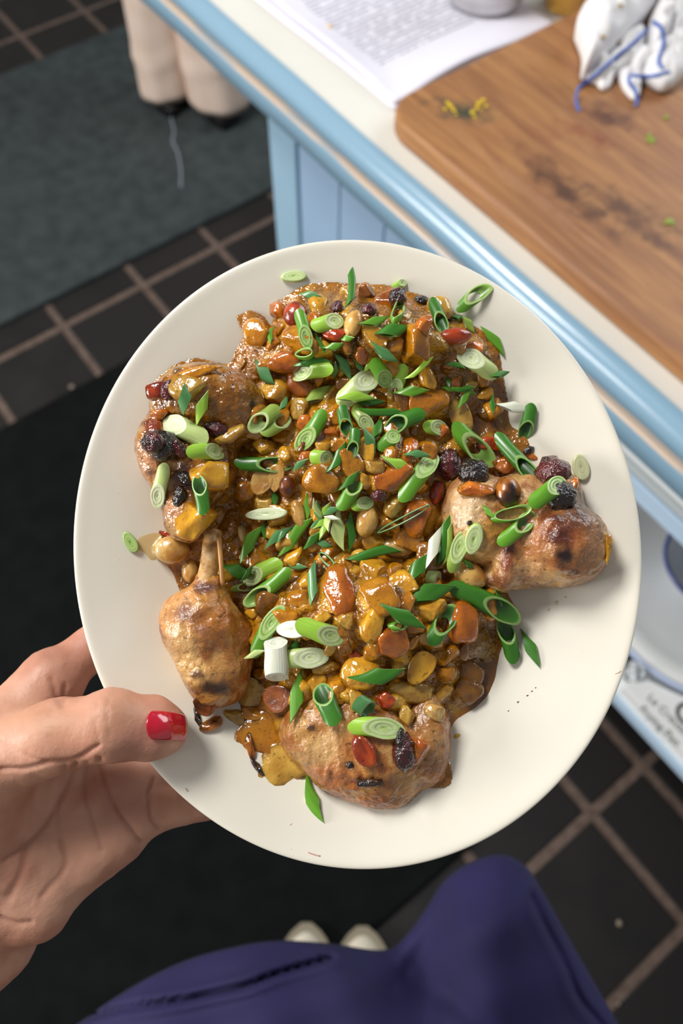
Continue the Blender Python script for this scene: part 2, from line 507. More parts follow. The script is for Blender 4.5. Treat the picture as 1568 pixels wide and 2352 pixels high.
def stain(c, x, y, rx, ry, rot, col, amt, hard=0.5):
    """a stain of its own shape: a soft noisy ellipse on the board"""
    p = at_z(x, y, BZ)
    tc = _n.new('ShaderNodeTexCoord'); mp = _n.new('ShaderNodeMapping'); mp.vector_type = 'TEXTURE'
    mp.inputs['Location'].default_value = (p[0], p[1], BZ); mp.inputs['Rotation'].default_value = (0, 0, rot); mp.inputs['Scale'].default_value = (rx * 1.9, ry * 1.9, 1)
    _n.link(tc.outputs['Object'], mp.inputs[0])
    ln = _n.new('ShaderNodeVectorMath', operation='LENGTH'); _n.link(mp.outputs[0], ln.inputs[0])
    nz = _n.noise(_n.coords(), 60, 4)
    ad = _n.new('ShaderNodeMath', operation='MULTIPLY_ADD'); _n.link(nz, ad.inputs[0]); ad.inputs[1].default_value = 1.1; _n.link(ln.outputs['Value'], ad.inputs[2])
    fac = _n.ramp(ad.outputs[0], [(0.55, (amt,) * 3), (0.55 + hard, (amt * 0.35,) * 3), (1.0, (0, 0, 0))]) if hard < 0.45 else _n.ramp(ad.outputs[0], [(0.5, (amt,) * 3), (1.0, (0, 0, 0))])
    return _n.mix(fac, c, tuple(lin(col)))
_c = stain(_c, 1395, 265, 0.05, 0.03, 0.6, '4e2416', 0.95)
_c = stain(_c, 1350, 310, 0.05, 0.02, 0.2, '7a321a', 0.85)
_c = stain(_c, 1300, 440, 0.11, 0.025, -0.1, '4e2c1a', 0.9)
_c = stain(_c, 1430, 480, 0.09, 0.035, 0.35, '50301e', 0.85)
_c = stain(_c, 1230, 300, 0.07, 0.03, 0.8, '8a5334', 0.5)
_c = stain(_c, 1520, 560, 0.10, 0.02, 0.1, '5e3822', 0.8)
_c = stain(_c, 1200, 430, 0.16, 0.012, 0.02, 'b98a6a', 0.35)
_c = stain(_c, 1062, 255, 0.055, 0.028, 0.7, '3f4233', 1.0)
_n.color(_c); _n.bump(_b2, 0.15, 0.0006)
board = new_obj('chopping_board', board_me, mat=M_board)
tag(board, 'worn brown wooden chopping board with rounded corners on the cream counter', 'chopping board')

def blobs(name, spots, m, z, flat=0.4, seed=1, parent=None):
    """one mesh of small irregular crumbs"""
    r_ = random.Random(seed); bm = bmesh.new()
    for x, y, r in spots:
        p = at_z(x, y, z)
        g = bmesh.ops.create_icosphere(bm, subdivisions=1, radius=r)
        s = Vector((r_.uniform(0.7, 1.3), r_.uniform(0.6, 1.2), flat))
        a = Matrix.Rotation(r_.uniform(0, 6), 3, 'Z')
        for v in g['verts']:
            v.co = a @ Vector([v.co[k] * s[k] * r_.uniform(0.85, 1.15) for k in range(3)]) + Vector(p)
    me = bpy.data.meshes.new(name); bm.to_mesh(me); bm.free()
    return new_obj(name, me, parent, m)
sp = [(1035, 243, .004), (1028, 236, .003), (1042, 252, .003), (1022, 250, .0025), (1100, 238, .004), (1110, 230, .0045), (1095, 247, .0035), (1085, 258, .003), (1090, 268, .0025), (1116, 243, .0025), (1104, 252, .002), (1048, 262, .002)]
o = blobs('yellow_crumbs', sp, mat('yellow_zest', lin('d9b820'), 0.5), BZ + 0.0008)
tag(o, 'smear of bright yellow crumbs on the board corner by the papers', 'crumbs', kind='stuff')
o = blobs('green_scraps', [(1491, 312, .005), (1497, 322, .005), (1488, 322, .003), (1530, 270, .0035), (1538, 508, .005), (1528, 512, .003), (1545, 516, .002)], mat('herb_scrap', lin('8a9a3c'), 0.5), BZ + 0.0008, seed=4)
tag(o, 'few green herb scraps scattered on the wooden chopping board', 'scraps', kind='stuff')

# ------------------------------------------------------------------ papers
M_paper = mat('printed_paper', lin('e9e8f4'), 0.7)
_n = N(M_paper)
_v = _n.coords()
_sx = _n.new('ShaderNodeSeparateXYZ'); _n.link(_v, _sx.inputs[0])
def mathn(op, a, b=None, c=None):
    q = _n.new('ShaderNodeMath', operation=op)
    for i, v in enumerate((a, b, c)):
        if v is None: continue
        if hasattr(v, 'is_linked'): _n.link(v, q.inputs[i])
        else: q.inputs[i].default_value = v
    return q.outputs[0]
def band(sock, lo, hi, soft=0.003):
    mr = _n.new('ShaderNodeMapRange'); mr.inputs[1].default_value = lo - soft; mr.inputs[2].default_value = lo; _n.link(sock, mr.inputs[0])
    m2 = _n.new('ShaderNodeMapRange'); m2.inputs[1].default_value = hi + soft; m2.inputs[2].default_value = hi; _n.link(sock, m2.inputs[0])
    return mathn('MULTIPLY', mr.outputs[0], m2.outputs[0])
# rows of type run along local y, stacked along local x (local 0,0 is the corner by the board)
fr = mathn('FRACT', mathn('MULTIPLY', _sx.outputs[0], 1 / 0.0085))
row = mathn('LESS_THAN', fr, 0.5)
wv = _n.coords((1 / 0.0085 * 1.0, 90, 1)); wn = _n.noise(wv, 1.0, 1)
word = mathn('GREATER_THAN', wn, 0.42)
blk = mathn('MULTIPLY', band(_sx.outputs[0], -0.30, -0.062), band(_sx.outputs[1], 0.03, 0.185))
ink = mathn('MULTIPLY', mathn('MULTIPLY', row, word), blk)
ink = mathn('MULTIPLY', ink, 0.5)
_n.color(_n.mix(ink, tuple(lin('e9e8f4')), tuple(lin('55586c'))))
pstack = empty('paper_stack', (*at_z(905, 250, CZ)[:2], CZ))
tag(pstack, 'stack of printed white paper sheets on the cream counter', 'papers')
for k, (dx, dy, rot, hk) in enumerate(((0.004, -0.004, 0.03, 0.003), (-0.003, 0.001, -0.015, 0.0055), (0, 0, 0, 0.008))):
    nu, nv = 40, 30; V = []
    for i in range(nu):
        for j in range(nv):
            x = -0.34 * i / (nu - 1); y = 0.27 * j / (nv - 1)
            z = hk + 0.010 * math.exp(-((x + 0.0) ** 2 / 0.0035 + (y - 0.11) ** 2 / 0.006)) * (k + 1) / 3 + 0.0045 * math.exp(-(y / 0.02) ** 2) * (0.4 + 0.6 * math.sin(x * 14) ** 2) * (k + 1) / 3
            z -= 0.004 * math.exp(-((x + 0.015) ** 2 + (y - 0.012) ** 2) / 0.0006) * (k + 1) / 3
            V.append((x, y, max(z, hk * 0.6)))
    me = mesh_from('sheet', V, grid_faces(nu, nv, flip=True))
    o = new_obj('sheet', me, pstack, M_paper); o.location = (dx, dy, 0); o.rotation_euler.z = rot
    s = o.modifiers.new('t', 'SOLIDIFY'); s.thickness = 0.0008
o = blobs('yellow_crumb', [(758, 60, .0035)], mat('turmeric_crumb', lin('e3b84e'), 0.6), CZ + 0.0095)
tag(o, 'single yellow crumb on the top printed sheet', 'crumb')
o = blobs('grey_crumb', [(957, 183, .005)], mat('grey_crumb', lin('8d8d9c'), 0.6), CZ + 0.009)
tag(o, 'single grey crumb near the corner of the papers', 'crumb')

def lathe(name, prof, n=48, cap=True):
    V = []; m = len(prof)
    for k in range(n):
        t = 2 * math.pi * k / n
        for r, z in prof: V.append((r * math.cos(t), r * math.sin(t), z))
    return mesh_from(name, V, grid_faces(n, m, closed_u=True))
# metal tin standing on the papers
tin = empty('metal_canister', (*at_z(1112, -12, CZ + 0.012)[:2], CZ + 0.0135))
tag(tin, 'brushed metal canister base standing on the papers', 'canister')
M_steel = noisy_mat('brushed_steel', lin('b9b7b9'), lin('d8d6d8'), 4, 0.38, 0.1, 0.0005, 60, coords=(1, 1, 30), Metallic=0.75)
new_obj('body', lathe('body', [(0.0005, 0.002), (0.048, 0.002), (0.0505, 0.0), (0.0515, 0.003), (0.0515, 0.10), (0.050, 0.102), (0.049, 0.10), (0.049, 0.006), (0.0005, 0.005)]), tin, M_steel)
new_obj('lid', lathe('lid', [(0.0525, 0.09), (0.0530, 0.091), (0.0530, 0.113), (0.051, 0.116), (0.01, 0.117), (0.0005, 0.117)]), tin, M_steel)
# added amber tumbler, stands in for golden light falling on the counter
amb = empty('golden_light_stand_in', (*at_z(1300, 12, CZ)[:2], CZ + 0.0005))
tag(amb, 'added amber glass standing in for golden light behind the towel', 'light stand-in')
M_amber = mat('golden_light_stand_in', (1.0, 0.60, 0.12), 0.08, **{'Transmission Weight': 0.55, 'IOR': 1.45})
_n = N(M_amber); _n.bump(_n.noise(_n.coords(), 90, 2), 0.6, 0.003)
new_obj('tumbler', lathe('tumbler', [(0.0005, 0.0), (0.027, 0.0), (0.030, 0.003), (0.034, 0.075), (0.033, 0.077), (0.032, 0.075), (0.028, 0.010), (0.0005, 0.009)]), amb, M_amber)
new_obj('golden_filling', lathe('golden_filling', [(0.0005, 0.0105), (0.0265, 0.0105), (0.0295, 0.045), (0.0005, 0.045)]), amb, mat('golden_filling', lin('f0a63a'), 0.1, **{'Transmission Weight': 0.3}))

# ------------------------------------------------------------------ towel
def sheet_patch(P, px, z0, dome, seed, stripes=(), hollow=0.0, rings=14):
    """one fold of the towel: a swollen lobe over an outline given on the board plane"""
    poly = spline(px + [px[0]], 72)[:-1]
    W = np.array([at_z(x, y, BZ) for x, y in poly])[:, :2]
    c = W.mean(0); n = len(W); base = len(P['V'])
    for r in range(rings + 1):
        t = 1 - r / rings
        prof = (1 - t ** 2.6) ** 0.5 if t < 1 else 0
        for k in range(n):
            xy = c + (W[k] - c) * (t if r else 1.0)
            p = np.array([[xy[0], xy[1], z0]])
            fold = (fbm(p, 60, 4, seed)[0] - 0.5) * 0.024 * prof + 0.003 * math.sin(260 * (xy[0] * math.cos(seed) + xy[1] * math.sin(seed))) * prof
            z = z0 + dome * prof - hollow * max(0, 1 - (t / 0.7) ** 2) + fold
            P['V'].append((xy[0], xy[1], max(z, BZ + 0.001)))
    for r in range(rings):
        for k in range(n):
            a = base + r * n + k; b = base + r * n + (k + 1) % n
            P['F'].append((a, b, b + n, a + n))
    # skirt down to the board
    b0 = len(P['V'])
    for k in range(n):
        xy = c + (W[k] - c) * 0.93
        P['V'].append((xy[0], xy[1], max(BZ + 0.0015, z0 - 0.02)))
    for k in range(n): P['F'].append((b0 + k, b0 + (k + 1) % n, base + (k + 1) % n, base + k))
P = {'V': [], 'F': []}
sheet_patch(P, [(1310, 100), (1320, 75), (1362, 45), (1365, 12), (1385, -18), (1440, -25), (1480, 5), (1490, 45), (1452, 88), (1395, 150), (1330, 202), (1328, 150)], BZ + 0.024, 0.030, 1)
sheet_patch(P, [(1340, 196), (1395, 152), (1452, 98), (1468, 90), (1470, 130), (1455, 160), (1400, 186), (1372, 200)], BZ + 0.012, 0.016, 2)
sheet_patch(P, [(1480, 80), (1500, 48), (1520, 75), (1522, 115), (1505, 145), (1482, 148), (1474, 125)], BZ + 0.020, 0.022, 3)
sheet_patch(P, [(1470, -15), (1520, -25), (1540, 10), (1525, 48), (1500, 44), (1478, 25)], BZ + 0.03, 0.024, 4)
sheet_patch(P, [(1520, 60), (1532, 10), (1555, 35), (1568, 105), (1572, 165), (1550, 205), (1515, 222), (1480, 205), (1468, 182), (1525, 165), (1512, 140), (1524, 110)], BZ + 0.010, 0.022, 5)
sheet_patch(P, [(1413, 180), (1445, 172), (1470, 172), (1466, 205), (1464, 230), (1450, 235), (1428, 212)], BZ + 0.006, 0.012, 6)
sheet_patch(P, [(1455, 150), (1500, 145), (1525, 160), (1480, 180), (1440, 175)], BZ + 0.018, 0.012, 7)
sheet_patch(P, [(1360, 190), (1405, 182), (1395, 208), (1378, 210)], BZ + 0.003, 0.008, 8)
V = np.array(P['V'])
# colour: white cotton, blue woven border lines, a few brown spots
cam_c = (RWC @ (V - CAM).T).T
pxs = cam_c[:, 0] / cam_c[:, 2] * FPX + CX; pys = cam_c[:, 1] / cam_c[:, 2] * FPX + CY
C = np.tile(lin('e6e4e6'), (len(V), 1))
me = mesh_from('towel', P['V'], P['F'])
M_towel = noisy_mat('white_cotton', lin('e4e2e4'), lin('f1f0f0'), 30, 0.9, 0.5, 0.001, 700)
towel = empty('kitchen_towel', (*at_z(1440, 110, BZ)[:2], BZ))
tag(towel, 'crumpled white kitchen towel with blue border stripes on the chopping board', 'towel')
loc = -np.array(towel.location)
tv = BVHTree.FromPolygons([Vector(v) for v in P['V']], [tuple(f) for f in P['F']])
o = new_obj('cloth', me, towel, M_towel); o.location = loc
M_bl = noisy_mat('blue_border_thread', lin('3f5cae'), lin('6080c8'), 200, 0.9)
def on_towel(x, y):
    d = ray(x, y); h = tv.ray_cast(Vector(CAM), Vector(d))
    if h[0] is None: return at_z(x, y, BZ + 0.002)
    return np.array(h[0]) - d / np.linalg.norm(d) * 0.001
for pts in (((1330, 200), (1360, 178), (1390, 152), (1425, 122), (1450, 102), (1490, 64)), ((1500, 50), (1516, 62), (1523, 85), (1521, 112), (1512, 138), (1520, 158)),
            ((1536, 166), (1505, 173), (1475, 176), (1448, 174), (1444, 188), (1458, 208), (1463, 226))):
    o = new_obj('border_stripe', tube_mesh('border_stripe', [on_towel(*p) for p in spline(pts, 40)], 0.0021, 6), towel, M_bl); o.location = loc
for pts in (((1330, 200), (1324, 215), (1323, 235), (1330, 256)), ((1463, 226), (1462, 236), (1458, 244))):
    o = new_obj('loose_thread', tube_mesh('loose_thread', [at_z(x, y, BZ + 0.012 * max(0, (256 - y) / 56)) for x, y in spline(pts, 16)], 0.0018, 6), towel, M_bl); o.location = loc
M_spot = mat('brown_spot', lin('a98a5c'), 0.9)
for x, y, r in ((1384, 84, 0.0035), (1424, 12, 0.003), (1418, 96, 0.003)):
    q = on_towel(x, y)
    mb = bpy.data.meshes.new('stain_spot'); bm = bmesh.new(); bmesh.ops.create_icosphere(bm, subdivisions=2, radius=r)
    for v in bm.verts: v.co.z *= 0.35
    bm.to_mesh(mb); bm.free()
    o = new_obj('stain_spot', mb, towel, M_spot); o.location = loc + q

# ------------------------------------------------------------------ things on the lower shelf
LZ = 0.3045
M_porc = mat('white_porcelain', lin('f3f6f6'), 0.15)
M_porcb = mat('blue_rim_glaze', lin('bccbea'), 0.15)
pc = at_z(1640, 1335, 0.345)
plat = empty('serving_dish', (pc[0], pc[1], LZ)); tag(plat, 'wide white serving dish with pale blue rim on the shelf under the counter', 'dish')
RP = 0.198
new_obj('body', lathe('body', [(0.0005, 0.008), (0.10, 0.008), (0.105, 0.0005), (0.115, 0.0005), (0.12, 0.010), (0.15, 0.022), (RP - 0.004, 0.036), (RP, 0.039), (RP - 0.002, 0.0415), (0.160, 0.030), (0.150, 0.026), (0.135, 0.016), (0.0005, 0.0145)], 72), plat, M_porc)
new_obj('blue_rim', lathe('blue_rim', [(RP - 0.006, 0.0412), (RP + 0.0012, 0.0435), (RP + 0.003, 0.039), (RP - 0.004, 0.0345)], 72), plat, M_porcb)
bc = at_z(1648, 1288, 0.39)
bowl = empty('bowl', (bc[0], bc[1], LZ + 0.0155)); tag(bowl, 'white bowl with a dark blue rim stacked on the white serving dish', 'bowl')
RB = 0.082
new_obj('body', lathe('body', [(0.0005, 0.006), (0.03, 0.006), (0.033, 0.0), (0.038, 0.0), (0.04, 0.007), (0.065, 0.03), (RB - 0.002, 0.064), (RB - 0.005, 0.064), (0.06, 0.032), (0.035, 0.012), (0.0005, 0.010)], 64), bowl, mat('bowl_glaze', lin('d6dce6'), 0.2))
new_obj('blue_rim', lathe('blue_rim', [(RB - 0.0055, 0.0635), (RB - 0.004, 0.067), (RB - 0.0005, 0.067), (RB + 0.001, 0.0635), (RB - 0.001, 0.060)], 64), bowl, mat('cobalt_rim', lin('42509a'), 0.2))
# labelled white box
def shelf_pt(x, y, z=0.335): return at_z(x, y, z)
q = [shelf_pt(1405, 1598), shelf_pt(1480, 1583), shelf_pt(1640, 1640), shelf_pt(1655, 1800), shelf_pt(1568, 1722)]
bx = empty('pan_box', (*shelf_pt(1500, 1640)[:2], LZ)); tag(bx, 'white cardboard box with black printed words at the front of the shelf', 'box')
yA = YF + 0.006
CP = [(0.035, yA), (0.42, yA), (0.42, 0.80), (0.21, 0.79), (0.165, 0.665), (0.10, 0.603), (0.035, 0.572)]
me = prism_mesh('carton', [(x - bx.location[0], y - bx.location[1]) for x, y in CP], 0.0005, 0.0305, 0.0015)
new_obj('carton', me, bx, noisy_mat('white_card', lin('eceff0'), lin('f2f4f4'), 20, 0.6))
M_ink = mat('black_ink', lin('3a3c3c'), 0.7)
def words(text, p, ang, size, parent, m):
    cu = bpy.data.curves.new('lettering', 'FONT'); cu.body = text; cu.size = size; cu.extrude = 0.0002
    cu.materials.append(m)
    t = bpy.data.objects.new('lettering', cu)
    COL.objects.link(t)
    me = bpy.data.meshes.new_from_object(t.evaluated_get(bpy.context.evaluated_depsgraph_get()))
    bpy.data.objects.remove(t)
    me.materials.clear()
    o = new_obj('lettering', me, parent, m)
    o.location = p; o.rotation_euler = (0, 0, ang); return o
zt = 0.0308
a0 = shelf_pt(1466, 1630); a1 = shelf_pt(1553, 1717); l0 = shelf_pt(1484, 1604); l1 = shelf_pt(1582, 1690)
ang = math.atan2(a1[1] - a0[1], a1[0] - a0[0])
bl = np.array(bx.location); 
words('Le Creuset', (l0[0] - bl[0], l0[1] - bl[1], zt), ang, 0.0172, bx, M_ink)
words('Frying Pan', (a0[0] - bl[0], a0[1] - bl[1], zt), ang, 0.0172, bx, M_ink)
ec = shelf_pt(1578, 1640)
ring = lathe('emblem', [(0.012, 0.0), (0.018, 0.0), (0.018, 0.0004), (0.012, 0.0004), (0.012, 0.0)], 40)
o = new_obj('emblem', ring, bx, M_ink); o.location = (ec[0] - bl[0], ec[1] - bl[1], zt)
# clear glass stopper beside the box
gp = shelf_pt(1455, 1568, 0.335)
gl = lathe('glass_stopper', [(0.0005, 0.0), (0.010, 0.0), (0.011, 0.002), (0.006, 0.008), (0.006, 0.012), (0.014, 0.018), (0.016, 0.026), (0.013, 0.035), (0.006, 0.040), (0.0005, 0.0405)], 24)
M_clear = mat('clear_glass', (0.95, 0.97, 1.0), 0.03, **{'Transmission Weight': 1.0, 'IOR': 1.5})
o = new_obj('glass_stopper', gl, mat=M_clear); o.location = (gp[0] - 0.012, gp[1] + 0.012, LZ + 0.0095)
tag(o, 'small clear glass stopper between the dish and the printed box', 'stopper')
# small dark disc added beside the box, the stopper stands on it
blk = new_obj('dark_disc', lathe('dark_disc', [(0.0005, 0.0), (0.034, 0.0), (0.038, 0.002), (0.038, 0.009), (0.036, 0.011), (0.033, 0.0085), (0.0005, 0.0085)], 40), mat=mat('near_black', lin('26282c'), 0.5))
blk.location = (-0.006, 0.604, LZ + 0.0005)
tag(blk, 'small dark disc on the shelf between the plate and the serving dish', 'trivet')
# ------------------------------------------------------------------ plate (its own frame: u right, v up the picture, w out of the plate, in metres)
_n3 = np.array([-0.03006924, -0.12027696, -0.99228489])
_e1 = np.array([0.99954782, -0.00361827, -0.02985075]); _e2 = np.array([0, -0.992733782, 0.120331368])
PB = RWC.T @ np.stack([_e1, _e2, _n3], 1)              # plate axes in world space (columns)
RIMW = 0.017                                          # rim height above the well
PO = at_depth(812.68, 1237.47, 0.30) - PB[:, 2] * RIMW
PA, PBb, PROT = 0.11104, 0.12376, 0.122925
MP = Matrix(((*PB[0], PO[0]), (*PB[1], PO[1]), (*PB[2], PO[2]), (0, 0, 0, 1)))
CL = PB.T @ (CAM - PO)                                # the camera in plate space
def ld(x, y): return PB.T @ ray(x, y)
def pl(x, y, w):
    """plate-space point seen at pixel (x, y) at height w"""
    d = ld(x, y); return CL + d * ((w - CL[2]) / d[2])
PXM = float(np.linalg.norm(pl(801, 1200, .015) - pl(800, 1200, .015)))   # metres per pixel on the plate
def proj(P):
    W = (PB @ np.asarray(P).T).T + PO
    c = (RWC @ (W - CAM).T).T
    return c[:, 0] / c[:, 2] * FPX + CX, c[:, 1] / c[:, 2] * FPX + CY
BVHS = []
def solid(V, F):
    BVHS.append(BVHTree.FromPolygons([Vector(v) for v in V], [tuple(int(i) for i in f) for f in F]))
def hit(x, y):
    """nearest surface seen at a pixel -> plate-space point and normal"""
    d = Vector(ld(x, y)).normalized(); o = Vector(CL); best = None
    for b in BVHS:
        h = b.ray_cast(o, d)
        if h[0] is not None and (best is None or h[3] < best[2]): best = (h[0], h[1], h[3])
    if best is None: return pl(x, y, 0.0), np.array([0, 0, 1.0])
    return np.array(best[0]), np.array(best[1])
def put(o, L=None):
    """place an object given in plate space"""
    o.matrix_world = MP @ (L if L is not None else Matrix())
    return o

cr, sr = math.cos(PROT), math.sin(PROT)
prof = [(0.0, 0.0), (0.2, 0.0), (0.4, 0.0), (0.54, 0.0), (0.60, 0.0007), (0.65, 0.0022), (0.70, 0.0044), (0.75, 0.0070), (0.80, 0.0094), (0.86, 0.0119), (0.91, 0.0138), (0.95, 0.0153),
        (0.98, 0.0166), (0.996, 0.0166), (1.0, 0.0152), (0.998, 0.0136), (0.985, 0.0122), (0.92, 0.0105), (0.80, 0.0070), (0.73, 0.0016), (0.66, -0.0025), (0.615, -0.0052),
        (0.60, -0.0085), (0.575, -0.0088), (0.56, -0.0058), (0.3, -0.005), (0.0, -0.005)]
nth = 160; V = []
for k in range(nth):
    t = 2 * math.pi * k / nth
    for r, w in prof:
        r = max(r, 0.002)
        x, y = PA * r * math.cos(t), PBb * r * math.sin(t)
        V.append((x * cr - y * sr, x * sr + y * cr, w))
F = grid_faces(nth, len(prof), closed_u=True)
plate_me = mesh_from('oval_plate', V, F)
M_plate = mat('cream_glaze', lin('ebe8dd'), 0.22, **{'Coat Weight': 0.3, 'Coat Roughness': 0.08})
_n = N(M_plate); _v = _n.coords()
_f = _n.noise(_v, 18, 4)
_c = _n.ramp(_f, [(0.3, tuple(lin('ebe6d6'))), (0.7, tuple(lin('f1ecde')))])
_sp = _n.ramp(_n.noise(_n.coords((1, 1, 1)), 700, 2), [(0.20, (1, 1, 1)), (0.24, (0, 0, 0))])
_n.color(_n.mix(_n.mix(0.5, (0, 0, 0), _sp), _c, tuple(lin('b9a98c'))))
plate = put(new_obj('oval_plate', plate_me, mat=M_plate))
tag(plate, 'cream oval dinner plate of chicken held up by one hand', 'plate')
sd = plate.modifiers.new('s', 'SUBSURF'); sd.levels = 1; sd.render_levels = 2
solid(V, F)
# pale scuffs on the rim
M_scuff = mat('rim_scuff', lin('c9a79c'), 0.4)
for pts, r in ((((705, 1958), (722, 1964), (735, 1967)), .0004), (((425, 1811), (431, 1818)), .0005), (((1412, 1548), (1420, 1545), (1426, 1541)), .0002), (((665, 1896), (670, 1892)), .0003)):
    P3 = [hit(x, y)[0] - np.array([0, 0, r * 0.7]) for x, y in spline(pts, 8)]
    put(new_obj('scuff_mark', tube_mesh('scuff_mark', P3, r, 6), None, M_scuff)); o = bpy.data.objects[-1] if False else COL.objects[-1]
    mw = o.matrix_world.copy(); o.parent = plate; o.matrix_parent_inverse = plate.matrix_world.inverted(); o.matrix_world = mw
# ------------------------------------------------------------------ sauce and chicken
def plate_h(x, y):
    """plate surface height under the pixel grid"""
    P = np.stack([pl(a, b, 0.006) for a, b in zip(x, y)]) if np.ndim(x) else pl(x, y, 0.006)[None]
    u = P[:, 0] * cr + P[:, 1] * sr; v = -P[:, 0] * sr + P[:, 1] * cr
    r = np.hypot(u / PA, v / PBb)
    top = prof[:14]
    return np.interp(r, [p[0] for p in top], [p[1] for p in top])
def pl_many(x, y, w):
    D = np.stack([(np.asarray(x) - CX) / FPX, (np.asarray(y) - CY) / FPX, np.ones(np.shape(x))], -1) @ (PB.T @ RWC.T).T
    t = (w - CL[2]) / D[..., 2]
    return CL + D * t[..., None]

SAUCE = [(546, 728), (575, 718), (606, 732), (624, 752), (640, 700), (690, 662), (745, 652), (830, 655), (900, 660), (985, 690), (1050, 725), (1110, 765), (1140, 800), (1150, 850), (1160, 910),
         (1172, 975), (1205, 1000), (1218, 1045), (1200, 1100), (1180, 1180), (1150, 1290), (1165, 1360), (1190, 1410), (1165, 1460), (1150, 1510), (1132, 1570), (1100, 1618), (1045, 1660), (1028, 1720),
         (1030, 1800), (960, 1802), (860, 1780), (720, 1740), (680, 1720), (600, 1700), (560, 1650), (545, 1600), (500, 1500), (440, 1420), (412, 1360), (395, 1315), (372, 1290), (352, 1270), (362, 1235), (400, 1215), (388, 1140), (345, 1090),
         (325, 1010), (350, 940), (345, 890), (395, 845), (455, 825), (525, 838), (546, 800), (562, 772), (552, 750)]
SAUCE = [tuple(p) for p in spline(SAUCE + [SAUCE[0]], 260)[:-1]]
BARE = [([(370, 1400), (470, 1330), (560, 1380), (600, 1560), (500, 1640), (400, 1560)], 1.0),
        ([(655, 1660), (760, 1625), (1000, 1660), (1040, 1800), (860, 1880), (680, 1780)], 1.0),
        ([(1040, 1120), (1180, 1100), (1400, 1150), (1400, 1350), (1180, 1360), (1060, 1260)], 1.0)]
